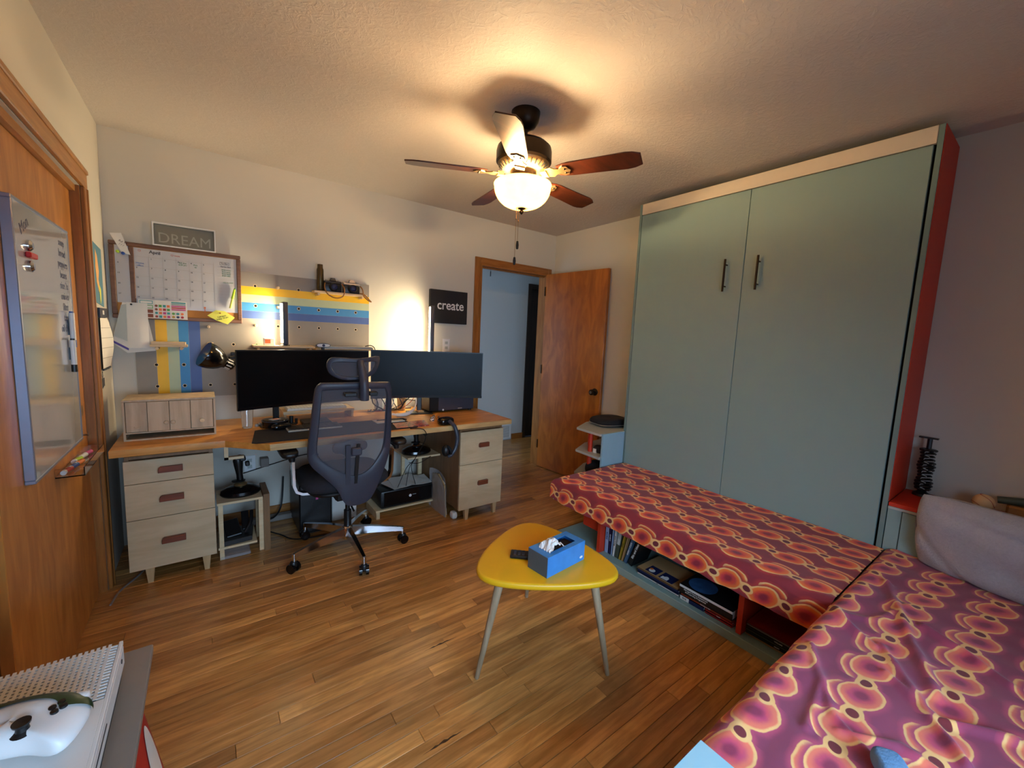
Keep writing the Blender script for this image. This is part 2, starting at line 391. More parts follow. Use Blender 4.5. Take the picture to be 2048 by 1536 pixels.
def batik(bg1, bg2, in1, in2, in3, in4, halo):
    """printed cotton: chains of ringed eyes and rounded lobes, drawn in metres on the cloth's own UVs"""
    m, nt, b = base('batik_print_cotton'); t = nt.nodes.new('ShaderNodeTexCoord'); sx = nt.nodes.new('ShaderNodeSeparateXYZ')
    nt.links.new(t.outputs['UV'], sx.inputs[0]); U = N(nt, sx.outputs[0]); V = N(nt, sx.outputs[1])
    cb = nt.nodes.new('ShaderNodeVectorMath'); cb.operation = 'SCALE'; cb.inputs['Scale'].default_value = 1; nt.links.new(t.outputs['UV'], cb.inputs[0])
    uvv = cb.outputs[0]
    U = U + (N(nt, nz(nt, uvv, 9, 2)) - .5) * .022; V = V + (N(nt, nz(nt, uvv, 7.3, 2, .5, .6)) - .5) * .026
    u = U / .153; v = (V / .160); vy = ((v + .5).fract() - .5) * .160
    ex = ((u + .5).fract() - .5) * .153; bx = (u.fract() - .5) * .153
    eye = ((ex * ex * .7 + vy * vy).sqrt())
    def ell(x, y, cx, cy, a, bb, th):
        x = x - cx; y = y - cy; c, s = math.cos(th), math.sin(th)
        X = (x * c + y * s) / a; Y = (y * c - x * s) / bb
        return ((X * X + Y * Y).sqrt() - 1) * bb
    back = ell(bx, vy, -.022, .034, .058, .034, R(8)); front = ell(bx, vy, .010, -.002, .066, .046, R(-24))
    grain = N(nt, nz(nt, uvv, 40, 4, .6)); gr = (grain - .5) * .005
    d = (eye - .024).smin(front, .016) + gr; db = back + gr
    blotch = N(nt, nz(nt, uvv, 18, 3, .6)).ramp(.35, .65)
    bgc = mixc(nt, N(nt, nz(nt, uvv, 5, 3)), lin(bg1), lin(bg2))
    cream = mixc(nt, grain, lin((234, 170, 92)), lin((236, 196, 132)))
    def layer(under, dd):
        n_ = dd * -1
        inn = mixc(nt, n_.ramp(.003, .0085), cream, lin(in1)); inn = mixc(nt, n_.ramp(.008, .026), inn, mixc(nt, blotch, lin(in2), lin(in3))); inn = mixc(nt, n_.ramp(.024, .038), inn, lin(in4))
        out = mixc(nt, dd.ramp(.016, .0), under, lin(halo)); return mixc(nt, dd.ramp(.0012, -.0012), out, inn)
    col = layer(bgc, db); col = layer(col, d)
    col = mixc(nt, eye.ramp(.024, .020), col, cream); col = mixc(nt, eye.ramp(.0145, .0125), col, lin((112, 30, 36)))
    nt.links.new(col, b.inputs['Base Color']); b.inputs['Roughness'].default_value = .85; b.inputs['Sheen Weight'].default_value = .15
    bump(nt, b, nz(nt, uvv, 300, 2), .15, .001); return m
BATIK = batik((118, 28, 38), (146, 44, 56), (240, 116, 40), (226, 70, 34), (196, 46, 58), (142, 28, 46), (170, 48, 46))
BATIK_DAYLIT = batik((122, 46, 70), (142, 58, 88), (226, 116, 88), (204, 78, 88), (184, 62, 100), (136, 42, 72), (172, 66, 94))  # same print with the cool daylight cast mixed into its colours
def plush_mat():
    m, nt, b = base('grey_plush'); v = texco(nt); a = N(nt, nz(nt, v, 120, 4, .7)); c = N(nt, nz(nt, v, 9, 3))
    nt.links.new(mixc(nt, a * .6 + c * .4, lin((140, 136, 138)), lin((190, 186, 190))), b.inputs['Base Color']); b.inputs['Roughness'].default_value = 1
    b.inputs['Sheen Weight'].default_value = .4; bump(nt, b, a, .9, .006); return m
PLUSH = plush_mat()

# ------------------------------------------------------------------ room shell
W, H = 3.404, 2.43
YB = -4.05
# floor slab and planks
fl = struct('floor', G().box(-.75, W + .05, YB - .05, .11, -.06, -.012).box(.8, 5.2, .11, 1.1, -.06, -.012), SUBF, smooth=False)
PW = .0572
tones = [(1, 1, 1), (.80, .77, .72), (1.16, 1.15, 1.10), (.92, .88, .82), (1.32, 1.34, 1.28), (.72, .66, .60), (1.06, 1.0, .92), (.88, .83, .74)]
rest = G(); npl = 0
def plank(x0, x1, y0, col, part=True):
    g = G() if part else rest
    e = .0006; c = .0012
    x0 += e; x1 -= e; ya, yb = y0 + e, y0 + PW - e
    vs = [(x0, ya, -.012), (x1, ya, -.012), (x1, yb, -.012), (x0, yb, -.012), (x0, ya, -c), (x1, ya, -c), (x1, yb, -c), (x0, yb, -c),
          (x0 + c, ya + c, 0), (x1 - c, ya + c, 0), (x1 - c, yb - c, 0), (x0 + c, yb - c, 0)]
    fs = [(0, 1, 5, 4), (1, 2, 6, 5), (2, 3, 7, 6), (3, 0, 4, 7), (4, 5, 9, 8), (5, 6, 10, 9), (6, 7, 11, 10), (7, 4, 8, 11), (8, 9, 10, 11)]
    g.add(vs, fs)
    if part: obj('plank', g, FLOORM, fl, smooth=False, col=col)
row = 0; y = 1.04 - PW
rng = random.Random(21)
while y > YB - .05:
    xa = .8 if y > .11 else -.06
    if y > .0 - PW and y < .11: xa = -.06
    x = xa - rng.uniform(0, .5); xe = 5.1 if y > .06 else W
    while x < xe:
        L = rng.choice([.35, .5, .7, .9, 1.1, 1.3]) * rng.uniform(.85, 1.15)
        a, b_ = max(x, xa), min(x + L, xe)
        vis = (-3.25 < y < -.0 and not (y < -1.35 and a > 2.45) and not (y < -2.6 and a > 1.9)) or (y >= 0 and 2.4 < b_ and a < 4.2 and y < .6)
        if b_ - a > .01:
            t = rng.choice(tones); k = rng.uniform(.93, 1.07)
            if vis and npl < 298: plank(a, b_, y, tuple(q * k for q in t)); npl += 1
            else: plank(a, b_, y, None, False)
        x += L
    y -= PW; row += 1
rs = obj('plank_field', rest, FLOORM, fl, smooth=False, col=(.95, .93, .9)); rs['kind'] = 'stuff'
# knots (dark mineral streaks in two boards)
def streak(x, y, L, wd):
    g = G(); n = 14; up = [(x + L * (i / n - .5), y + wd * math.sin(PI * i / n) ** 1.5 * (.8 + .4 * math.sin(i * 2.1))) for i in range(n + 1)]
    dn = [(x + L * (i / n - .5), y - wd * .5 * math.sin(PI * i / n) ** 2 * (.7 + .5 * math.cos(i * 1.7))) for i in range(n - 1, 0, -1)]
    g.prism(up + dn, -.0002, .0004); return g
KNOT = plain('dark_knot_wood', (60, 36, 20), .4, var=.3, vs=60)
obj('knot', streak(1.05, -2.20, .16, .007), KNOT, fl, smooth=False, label='dark mineral streak in the oak'); obj('knot', streak(1.24, -1.79, .16, .006), KNOT, fl, smooth=False)

# ceiling
struct('ceiling', G().box(-.15, W + .1, YB - .1, .11, H, H + .08).box(.8, 5.2, .11, 1.15, H, H + .08), CEIL, smooth=False)
# back wall with the doorway
DX0, DX1, DZ = 2.487, 3.306, 2.030
wb = G().box(-.75, DX0, 0, .11, 0, H).box(DX1, W + .1, 0, .11, 0, H).box(DX0, DX1, 0, .11, DZ, H)
struct('wall_back', wb, WALL, smooth=False)
struct('wall_right', G().box(W, W + .1, YB - .1, 0, 0, H), WALL, smooth=False)
struct('wall_rear', G().box(-.15, .1, YB - .1, YB, 0, H).box(1.7, W, YB - .1, YB, 0, H).box(.1, 1.7, YB - .1, YB, 0, .68).box(.1, 1.7, YB - .1, YB, 1.58, H), WALL, smooth=False)
CY0, CY1, CZ = -.525, -3.10, 1.975
struct('wall_left', G().box(-.11, 0, CY0, 0, 0, H).box(-.11, 0, YB, CY1, 0, H).box(-.11, 0, CY1, CY0, CZ, H), WALL, smooth=False)
struct('wall_closet', G().box(-.75, -.70, CY1 - .1, CY0 + .1, 0, H).box(-.70, -.11, CY0, CY0 + .05, 0, H).box(-.70, -.11, CY1 - .05, CY1, 0, H).box(-.70, -.11, CY1, CY0, 2.2, 2.25), WALL, smooth=False)
# hall
struct('wall_hall', G().box(.8, 3.92, 1.05, 1.15, 0, H).box(3.92, 4.75, 1.05, 1.15, 2.03, H).box(4.75, 5.2, 1.05, 1.15, 0, H)
       .box(5.1, 5.2, .11, 1.05, 0, H).box(.7, .8, .11, 1.15, 0, .4).box(.7, .8, .11, 1.15, 1.9, H).box(W + .1, 5.1, .05, .11, 0, H), HALLW, smooth=False)
wn = empty('hall_window_added', (.75, .58, .4), kind='structure')  # unseen window frame added to go with the hall light
obj('window_frame', G().box(.70, .80, .11, .16, .4, 1.9).box(.70, .80, 1.0, 1.05, .4, 1.9).box(.70, .80, .16, 1.0, .4, .45).box(.70, .80, .16, 1.0, 1.85, 1.9), WHITE, wn, smooth=False)  # frame parts of the added, unseen hall window
wn = empty('window_1', (.9, YB, .68), kind='structure')
obj('window_frame', G().box(.1, .16, YB - .08, YB, .68, 1.58).box(1.64, 1.7, YB - .08, YB, .68, 1.58).box(.16, 1.64, YB - .08, YB, .68, .73).box(.16, 1.64, YB - .08, YB, 1.53, 1.58).box(.88, .92, YB - .08, YB - .03, .73, 1.53), WHITE, wn, smooth=False)
obj('window_sill', G().box(.05, 1.75, YB, YB + .06, .64, .68, bev=.004), WHITE, wn, smooth=False)
# hall far door, vent, baseboards
d3 = empty('door_3', (4.43, 1.08, 0), kind='structure')
obj('panel', G().box(3.945, 4.725, 1.09, 1.13, .004, 2.03).box(3.90, 4.77, 1.1505, 1.16, -.05, 2.2), DARKW, d3, smooth=False)  # second box is an unseen board added to stop sky light leaking through
obj('casing', G().box(3.90, 3.95, 1.035, 1.05, 0, 2.08).box(4.72, 4.77, 1.035, 1.05, 0, 2.08).box(3.95, 4.72, 1.035, 1.05, 2.02, 2.08), DARKW, d3, smooth=False)
struct('baseboard_hall', G().box(3.72, 3.90, 1.035, 1.05, 0, .075), TRIMX, smooth=False)
struct('baseboard_hall_left', G().box(.8, 3.50, 1.035, 1.05, 0, .075), TRIMX, smooth=False)
struct('baseboard_back', G().box(.46, 1.90, -.014, 0, 0, .085, bev=.003), TRIMX, smooth=False)
struct('baseboard_back_end', G().box(2.27, 2.424, -.014, 0, 0, .085, bev=.003), TRIMX, smooth=False)
vt = empty('wall_vent', (3.61, 1.05, .02), 'white slotted heating vent low on the hall wall', 'vent')
obj('frame', G().box(3.52, 3.54, 1.035, 1.05, .02, .21).box(3.685, 3.705, 1.035, 1.05, .02, .21).box(3.54, 3.685, 1.035, 1.05, .02, .04).box(3.54, 3.685, 1.035, 1.05, .19, .21), WHITE, vt, smooth=False)
obj('backing', G().box(3.54, 3.685, 1.046, 1.05, .04, .19), LINE, vt, smooth=False)
for k in range(9): obj('slat', G().box(3.541, 3.684, 1.038, 1.044, .047 + k * .016, .055 + k * .016), WHITE, vt, smooth=False)
hc = obj('ceiling_pull_cord', G().cyl((3.28, 1.03, 2.16), (3.28, 1.03, 2.43), .002, n=6).cyl((3.28, 1.03, 2.10), (3.28, 1.03, 2.16), .005, n=8), RUBBER)
tag(hc, 'thin dark pull cord hanging from the hall ceiling', 'cord')

# door casing and jamb of the room door
cs = empty('trim_1', ((DX0 + DX1) / 2, 0, 0), kind='structure')
def casing_v(x0, x1): return G().box(x0, x1, -.016, -.0005, 0, DZ + .055, bev=.003)
obj('casing', casing_v(DX0 - .058, DX0), TRIM, cs); obj('casing', casing_v(DX1, DX1 + .046), TRIM, cs)
obj('casing', G().box(DX0, DX1, -.016, -.0005, DZ, DZ + .055, bev=.003), TRIMX, cs)
obj('jamb', G().box(DX0, DX0 + .018, -.016, .115, 0, DZ), TRIM, cs, smooth=False); obj('jamb', G().box(DX1 - .012, DX1, -.016, .113, 0, DZ), TRIM, cs, smooth=False)
obj('jamb', G().box(DX0 + .018, DX1 - .012, -.016, .115, DZ - .018, DZ), TRIMX, cs, smooth=False)
obj('door_stop', G().box(DX0 + .018, DX0 + .030, .03, .07, 0, DZ - .018).box(DX0 + .03, DX1 - .013, .03, .07, DZ - .03, DZ - .018), TRIM, cs, smooth=False)
obj('casing', G().box(DX0 - .058, DX0, .1105, .126, 0, DZ + .055), TRIM, cs, smooth=False)
# door leaf, open against the right wall
d1 = empty('door_1', (3.275, -.022, .008), kind='structure', rz=R(-84.2))
dl = obj('panel', G().box(0, .762, -.002, .033, 0, 2.015, bev=.002), DOORW, d1, local=True)
kn = obj('door_knob', G().lathe([(.033, 0), (.034, .004), (.028, .008), (.012, .012), (.012, .03), (.022, .036), (.028, .048), (.026, .060), (.014, .066), (.013, .064), (0, .064)], (.70, -.002, .89), 24, M=Matrix.Rotation(R(90), 4, 'X')), BRONZE, d1, local=True)
obj('keyhole', G().lathe([(.012, 0), (.013, .002), (0, .003)], (.70, -.067, .89), 16, M=Matrix.Rotation(R(90), 4, 'X')), STEEL, kn, local=True)
obj('door_knob', G().lathe([(.030, 0), (.028, .006), (.024, .012), (0, .014)], (.70, .033, .89), 24, M=Matrix.Rotation(R(-90), 4, 'X')), BRONZE, d1, local=True)
for z in (.2, 1.0, 1.8): obj('hinge', G().cyl((0, -.008, z), (0, -.008, z + .09), .006, n=10), BRONZE, d1, local=True)
# closet
tr = empty('trim_2', (0, CY0, 0), kind='structure')
obj('casing', G().box(.0005, .017, CY0, CY0 + .06, 0, CZ + .002, bev=.003).box(.012, .021, CY0 + .045, CY0 + .06, 0, CZ, bev=.002), TRIM, tr)
obj('casing', G().box(.0005, .018, CY1 - .06, CY0 + .06, CZ + .002, CZ + .085, bev=.003).box(.014, .024, CY1 - .06, CY0 + .06, CZ + .065, CZ + .085, bev=.003), TRIMY, tr)
obj('casing', G().box(.0005, .017, CY1 - .06, CY1, 0, CZ + .002, bev=.003), TRIM, tr)
obj('jamb', G().box(-.11, 0, CY0 - .014, CY0 - .0005, 0, CZ), TRIM, tr, smooth=False); obj('track', G().box(-.11, -.012, CY1, CY0 - .014, CZ - .03, CZ - .0005), TRIMY, tr, smooth=False)
d2 = empty('door_2', (-.045, -1.05, .005), kind='structure')
obj('panel', G().box(-.062, -.032, -1.60, CY0 - .016, .005, CZ - .031, bev=.002), CLOSET, d2)
obj('finger_pull', G().lathe([(.0, -.031), (.020, -.031), (.026, -.0295)], (0, 0, 0), 20, M=Matrix.Translation((0, -.62, .95)) @ Matrix.Rotation(R(90), 4, 'Y') @ Matrix.Scale(1, 4)), BRONZEL, d2)
d4 = empty('door_4', (-.09, -2.35, .005), kind='structure')
obj('panel', G().box(-.105, -.075, -3.09, -1.50, .005, CZ - .031, bev=.002), CLOSET, d4)

# ------------------------------------------------------------------ wall bed cabinet
MX, MY0, MY1, MT = 3.055, -1.297, -2.872, 2.382
wbd = empty('wall_bed_cabinet', (3.23, -2.08, 0), 'tall pale sage wall bed cabinet with two doors, cream top rail and red end', 'wall bed')
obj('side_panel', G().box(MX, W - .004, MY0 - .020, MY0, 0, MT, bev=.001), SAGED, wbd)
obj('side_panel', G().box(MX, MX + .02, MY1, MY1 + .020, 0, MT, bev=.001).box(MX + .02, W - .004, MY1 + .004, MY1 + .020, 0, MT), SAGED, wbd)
obj('outer_face', G().box(MX + .004, W - .004, MY1 - .003, MY1 + .0035, .672, MT - .001), RED, wbd, smooth=False, label='red-orange outer face of the cabinet')
obj('crown_rail', G().box(MX - .002, MX + .018, MY1 + .021, MY0 - .021, 2.306, MT, bev=.002), CREAM, wbd, label='cream top rail')
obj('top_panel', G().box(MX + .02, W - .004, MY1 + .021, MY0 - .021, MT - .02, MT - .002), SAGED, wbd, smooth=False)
obj('shade_backing', G().box(MX + .03, MX + .05, MY1 + .021, MY0 - .021, .02, 2.30), HOLE_SHADE, wbd, smooth=False)  # dark sheet painted as the shade behind the door gaps
ysm = -2.081
for (ya, yb, hy) in ((MY0 - .024, ysm + .0015, -1.982), (ysm - .0015, MY1 + .030, -2.172)):
    dr = obj('door', G().box(MX - .001, MX + .018, yb, ya, .05, 2.301, bev=.0015), SAGE, wbd)
    hd = obj('handle', G().cyl((MX - .032, hy, 1.712), (MX - .032, hy, 1.908), .0065, n=12), BRONZE, dr)
    for hz_ in (1.745, 1.875): obj('handle_post', G().cyl((MX - .032, hy, hz_), (MX, hy, hz_), .0045, n=10), BRONZE, dr)

# ------------------------------------------------------------------ left bedside shelf unit
bs = empty('bedside_shelf', (3.1, -1.1, 0), 'pale open corner shelf unit with red posts between the door and the wall bed', 'shelf unit')
shp = [(2.79, -1.293), (3.40, -1.293), (3.40, -.885), (3.03, -.92), (2.805, -1.035)]
for z in (.663, .483, .30, .08): obj('shelf', G().prism(shp, z, z + .018, bev=.001), PALE, bs)
obj('side_panel', G().box(2.805, 3.052, -1.312, -1.2945, 0, .6815, bev=.001), PALE_DAYLIT, bs, label='side panel tinted pale blue by painted-in daylight')
for (px, py) in ((2.865, -1.135), (3.02, -.99)):
    for (z0, z1) in ((.0, .08), (.098, .30), (.318, .483), (.501, .663)): obj('post', G().cyl((px, py, z0), (px, py, z1), .018, n=16), RED, bs, label='red round post')
def blob(fn, nu=28, nv=20): return G().grid(fn, nu, nv)
def lens_bag(cx, cy, cz, ax, ay, h, rz):
    g = G(); n = 28; k = 7; c, s = math.cos(rz), math.sin(rz)
    def P(t, q):
        a = 2 * PI * t; e = .55; x = ax * math.copysign(abs(math.cos(a)) ** e, math.cos(a)); y = ay * math.copysign(abs(math.sin(a)) ** e, math.sin(a))
        b = -PI / 2 + PI * q; rr = 0 if q in (0, 1) else max(0.001, math.cos(b)) ** .28; z = h * .5 * math.sin(b) * (1 + .25 * math.cos(x * 9) * (q > .5)) + h * .5
        return (cx + (x * c - y * s) * rr, cy + (x * s + y * c) * rr, cz + z)
    return g.grid(P, n, k * 2)
lb = empty('case', (3.14, -1.08, .682), 'black padded case with pale zip lying on the corner shelf unit', 'case')
obj('body', lens_bag(3.145, -1.09, .682, .165, .125, .062, R(-12)), BLACKF, lb, ang=80)
def oval(cx, cy, z, ax, ay, rz, n=40):
    c, s = math.cos(rz), math.sin(rz); o = []
    for i in range(n + 1):
        a = 2 * PI * i / n; e = .55; x = ax * math.copysign(abs(math.cos(a)) ** e, math.cos(a)); y = ay * math.copysign(abs(math.sin(a)) ** e, math.sin(a))
        o.append((cx + x * c - y * s, cy + x * s + y * c, z))
    return o
obj('zip', G().tube(oval(3.145, -1.09, .700, .1655, .1255, R(-12)), .0028, 6), SILVER, lb, label='pale zip line')
o = obj('pouch', lens_bag(2.90, -1.20, .501, .035, .045, .05, .2), BLACKF, None, ang=80); tag(o, 'small black pouch on the middle level of the corner shelf unit', 'pouch')
o = obj('card', G().box(2.86, 2.89, -1.20, -1.17, .5015, .535, M=None, bev=.001), PAPER); tag(o, 'tiny white folded card beside the black pouch on the corner shelf', 'card')
o = obj('bag', lens_bag(2.93, -1.17, .318, .085, .09, .085, .3), BLACKF, None, ang=80); tag(o, 'black soft bag on the low level of the corner shelf unit', 'bag')

# ------------------------------------------------------------------ bench base with shelves
bb = empty('storage_bench', (2.7, -2.1, 0), 'low sage storage bench with red dividers under the patterned cover', 'bench')
obj('base_board', G().box(2.375, 3.05, -2.86, -1.32, 0, .044, bev=.002), SAGE, bb)
obj('seat_board', G().box(2.318, 3.05, -2.86, -1.318, .285, .307, bev=.002), PALE, bb)
for y_ in (-1.664, -2.528): obj('divider', G().box(2.395, 3.0, y_ - .024, y_, .0445, .2845, bev=.001), RED, bb, label='red-orange divider')
obj('divider', G().box(2.44, 2.462, -1.6635, -1.50, .15, .2845), RED, bb, smooth=False, label='red-orange apron board')
obj('back_board', G().box(3.0, 3.02, -2.85, -1.665, .0445, .2845), RED, bb, smooth=False)

def cloth_surface(P, nu, nv, uvf):
    g = G(); uv = []
    for i in range(nu + 1):
        for j in range(nv + 1):
            p = P(i / nu, j / nv); g.v.append(p[:3]); uv.append(uvf(i / nu, j / nv, p))
    b_ = nv + 1
    for i in range(nu):
        for j in range(nv): g.f.append([i * b_ + j, (i + 1) * b_ + j, (i + 1) * b_ + j + 1, i * b_ + j + 1]); g.m.append(0)
    g.uv = uv; return g
def rounded(d, r):
    """distance along the cloth past the flat part -> (outward, drop)"""
    if d <= 0: return d, 0
    if d < r * PI / 2: a = d / r; return r * math.sin(a), r * (1 - math.cos(a))
    return r, r + d - r * PI / 2
def nzv(x, y, z=0): return noise.noise(Vector((x, y, z)))
XF = 2.345; ZT = .437; YE = -1.345
def bench_cloth(s, t):
    # s: from front hem to back, t: along y from door end to corner
    d = .175 - s * (.175 + (3.048 - XF)); v = d
    e = .155 - t * (.155 + (YE + 2.885)); yv = e
    ox, dz = rounded(d, .040); oy, dy = rounded(e, .04)
    x = XF - ox; y_ = YE + oy
    drop = max(dz, dy) if not (d > 0 and e > 0) else min(.15, math.hypot(dz, dy) * .9 + .0)
    drop = min(drop, .148 + .006 * nzv(y_ * 12, 0))
    k = nzv(x * 9, y_ * 7, 1.3) * .004 + nzv(x * 3, y_ * 2.2, 4) * .006
    # pull folds near the front edge
    k += .0035 * math.sin(x * 60 + y_ * 46) * max(0, 1 - abs(d - .0) / .1) * max(0, nzv(y_ * 2.4, 2.2) + .35)
    if drop > .03: x -= .004 * math.sin(y_ * 38 + 2 * nzv(y_ * 3, 1)) * min(1, drop / .1)
    kk = 1 if drop < .03 else .2
    return (x, y_, ZT - drop + k * kk, v, yv)
cloth_g = cloth_surface(bench_cloth, 150, 260, lambda s, t, p: (YE + p[4] - .163 - .0, XF - p[3] - 2.378))
c1 = empty('bed_cover', (2.7, -2.1, .31), 'maroon and orange ringed batik cover on the long bench below the wall bed', 'bed cover')
obj('cloth', cloth_g, BATIK, c1, ang=80)
obj('cushion', G().box(2.345, 3.045, -2.84, -1.35, .3075, .415, bev=.03, seg=3), CHARF, c1)
# second platform in the foreground
b2 = empty('daybed', (2.1, -3.4, 0), 'low platform under the nearer patterned cover beside the cushion', 'bench')
obj('platform', G().box(1.34, 3.05, -3.95, -2.915, .0, .30, bev=.003), SAGE, b2)
obj('mattress', G().box(1.34, 3.05, -3.95, -2.915, .3005, .425, bev=.03, seg=3), CHARF, b2)
X0 = 1.305
folds = [((2.62, -2.98), (2.28, -3.10), (2.02, -3.20), .016, .022), ((2.14, -3.06), (1.98, -3.16), (1.80, -3.28), .013, .018), ((1.86, -2.97), (1.70, -3.06), (1.60, -3.22), .010, .016),
         ((1.95, -2.93), (1.80, -3.00), (1.60, -3.03), .009, .014), ((2.38, -3.12), (2.34, -3.22), (2.26, -3.32), .013, .018), ((1.66, -3.08), (1.74, -3.18), (1.72, -3.30), .010, .014),
         ((2.2, -2.93), (2.3, -3.02), (2.5, -3.06), .008, .02), ((2.0, -3.1), (1.92, -3.22), (2.0, -3.34), .012, .016), ((2.28, -2.88), (2.18, -2.95), (2.12, -3.05), .012, .02)]
def segd(px, py, ax, ay, bx_, by_):
    dx, dy = bx_ - ax, by_ - ay; L2 = dx * dx + dy * dy; t = max(0, min(1, ((px - ax) * dx + (py - ay) * dy) / L2)); return math.hypot(px - ax - t * dx, py - ay - t * dy), t
def day_cloth(s, t):
    ye = -2.925
    e = .165 - t * (.165 + (ye + 3.95)); d = .15 - s * (.15 + (3.046 - X0 - .04))
    oy, dy = rounded(e, .045); ox, dz = rounded(d, .04)
    y_ = ye + oy; x = X0 + .04 - ox; drop = min(.14, max(dz, dy))
    q = 0
    for a, b_, c_, h_, w_ in folds:
        d1_, t1 = segd(x, y_, *a, *b_); d2_, t2 = segd(x, y_, *b_, *c_)
        dd = min(d1_, d2_) + .004 * nzv(x * 14, y_ * 14, 7); q = max(q, h_ * 2.2 * math.exp(-(dd / (w_ * .75)) ** 2) * (.55 + .45 * nzv(x * 5, y_ * 5, 3)))
    k = nzv(x * 6, y_ * 6, 5) * .007 + nzv(x * 13, y_ * 15, 9) * .004 + q
    if drop > .02: k *= .3; y_ += .006 * math.sin(x * 30 + 3 * nzv(x * 3, 7)) * min(1, drop / .1)
    lift = .010 * max(0, 1 - abs(y_ + 2.93) / .06)
    return (x, y_, .447 + lift - drop + k, e, 0)
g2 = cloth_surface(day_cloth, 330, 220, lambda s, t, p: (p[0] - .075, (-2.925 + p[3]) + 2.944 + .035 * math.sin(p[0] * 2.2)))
c2 = obj('bed_cover', g2, BATIK_DAYLIT, None, ang=80); tag(c2, 'wrinkled batik cover, tinted purple-red by painted-in daylight, on the near daybed in front of the cushion', 'bed cover')
# grey plush cushion, leaning
def cushion(c, w_, h_, th, M):
    g = G(); n = 40
    for side in (1, -1):
        def P(a, b_):
            x = (a * 2 - 1); z = (b_ * 2 - 1)
            rx = math.copysign(abs(x) ** .8, x); rz = math.copysign(abs(z) ** .8, z)
            f = (max(0, 1 - abs(x) ** 3.2) * max(0, 1 - abs(z) ** 3.2)) ** .5
            ear = 1 - .07 * (abs(x) * abs(z)) ** 3 - .015 * (1 - abs(x)) * abs(z) ** 4
            y_ = side * th * .5 * f + .008 * nzv(x * 2.2, z * 2.2, side * 3) * (1 + f)
            y_ += -.012 * math.exp(-((z - .62 - .12 * x) / .06) ** 2) * side * f
            y_ += -.010 * math.exp(-((x * .8 - z * .5 - .75) / .08) ** 2) * side
            return M @ Vector((x * w_ * .5 * ear, y_, z * h_ * .5 * ear))
        g.grid(P, n, n)
    bm = bmesh.new(); vv = [bm.verts.new(q) for q in g.v]
    for f in g.f: bm.faces.new([vv[i] for i in f])
    bmesh.ops.remove_doubles(bm, verts=bm.verts[:], dist=.0035); bm.verts.index_update()
    o = G(); o.add([tuple(q.co) for q in bm.verts], [[q.index for q in f.verts] for f in bm.faces]); bm.free(); return o
MC = Matrix.Translation((2.930, -3.27, .612)) @ Matrix.Rotation(R(78), 4, 'Z') @ Matrix.Rotation(R(-9), 4, 'X')
o = obj('cushion', cushion(None, .58, .345, .17, MC), PLUSH, None, ang=80); tag(o, 'grey fluffy cushion leaning against the red-topped cabinet', 'cushion')
o = obj('fleece_blanket', lens_bag(1.605, -3.185, .462, .040, .030, .038, .6), PLUSHB, None, ang=80); tag(o, 'light blue fleecy bundle on the near cover at the bottom edge', 'blanket')

# ------------------------------------------------------------------ right bedside cabinet with red top
rc = empty('bedside_cabinet', (3.23, -3.45, 0), 'sage bedside cabinet with a red-orange top right of the wall bed', 'cabinet')
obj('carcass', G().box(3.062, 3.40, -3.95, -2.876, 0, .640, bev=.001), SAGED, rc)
obj('top', G().box(3.052, 3.40, -3.95, -2.876, .652, .670, bev=.001), RED, rc, label='red-orange top')
obj('top_edge', G().box(3.048, 3.40, -3.95, -2.876, .6405, .6515), PALE, rc, smooth=False)
obj('front_frame', G().box(3.055, 3.0615, -2.925, -2.876, .0, .640), SAGE, rc, smooth=False)
obj('door', G().box(3.052, 3.0615, -3.42, -2.929, .02, .636, bev=.001), SAGE, rc); obj('door', G().box(3.052, 3.0615, -3.94, -3.424, .02, .636, bev=.001), SAGE, rc)
# black stacked figure
bt = empty('bead_totem', (3.33, -2.945, .670), 'black tapering totem with white string lacing standing on the red top', 'ornament')
for k in range(13):
    z = .700 + k * .0165; r = .030 + .004 * math.sin(k * 1.1)
    obj('disc', G().lathe([(.012, 0), (r, .003), (r + .003, .008), (r, .013), (.012, .0155)], (3.33, -2.945, z), 9), BLACK, bt, smooth=False)
obj('base', G().lathe([(.036, 0), (.034, .012), (.02, .020), (.014, .030)], (3.33, -2.945, .6705), 14), BLACK, bt)
obj('top_bar', G().cyl((3.33, -2.945, .914), (3.33, -2.945, .965), .010, n=8).box(3.318, 3.342, -2.975, -2.905, .964, .971), BLACK, bt)
lc = G()
for k in range(12):
    z = .712 + k * .0165; lc.tube([(3.298, -2.958 + .02 * (k % 2), z), (3.295, -2.94, z + .006), (3.31, -2.972, z + .012)], .0013, 4)
obj('lacing', lc, PAPER, bt, label='white string lacing')
# ball, glove and flat dark things
bl = empty('baseball', (3.26, -3.155, .706), 'tan worn baseball lying on dark cases on the red-topped cabinet', 'ball')
obj('cover', G().ball((3.26, -3.155, .7245), .037, 24, 16), BALLM, bl)
for s_ in (1, -1):
    pts = [(3.26 + .0375 * math.cos(a) * (.6 + .0) - .0, -3.155 + .0375 * math.sin(a) * .8, .7245 + s_ * .0) for a in ()]
    q = []
    for i in range(25):
        a = 2 * PI * i / 24; v_ = Vector((math.cos(a), math.sin(a), s_ * .75 + .35 * math.cos(2 * a))).normalized() * .0374; v_ = Matrix.Rotation(.8, 3, 'X') @ v_; q.append((3.26 + v_.x, -3.155 + v_.y, .7245 + v_.z))
    obj('seam', G().tube(q, .0012, 4), CRIM, bl, label='dark red seam stitching')
o = obj('flat_case', G().box(-.085, .085, -.20, .20, 0, .016, bev=.005, seg=2, M=Matrix.Translation((3.22, -3.19, .6702)) @ Matrix.Rotation(R(6), 4, 'Z')), BLACKF, None); tag(o, 'flat dark folded case under the baseball on the red-topped cabinet', 'case')
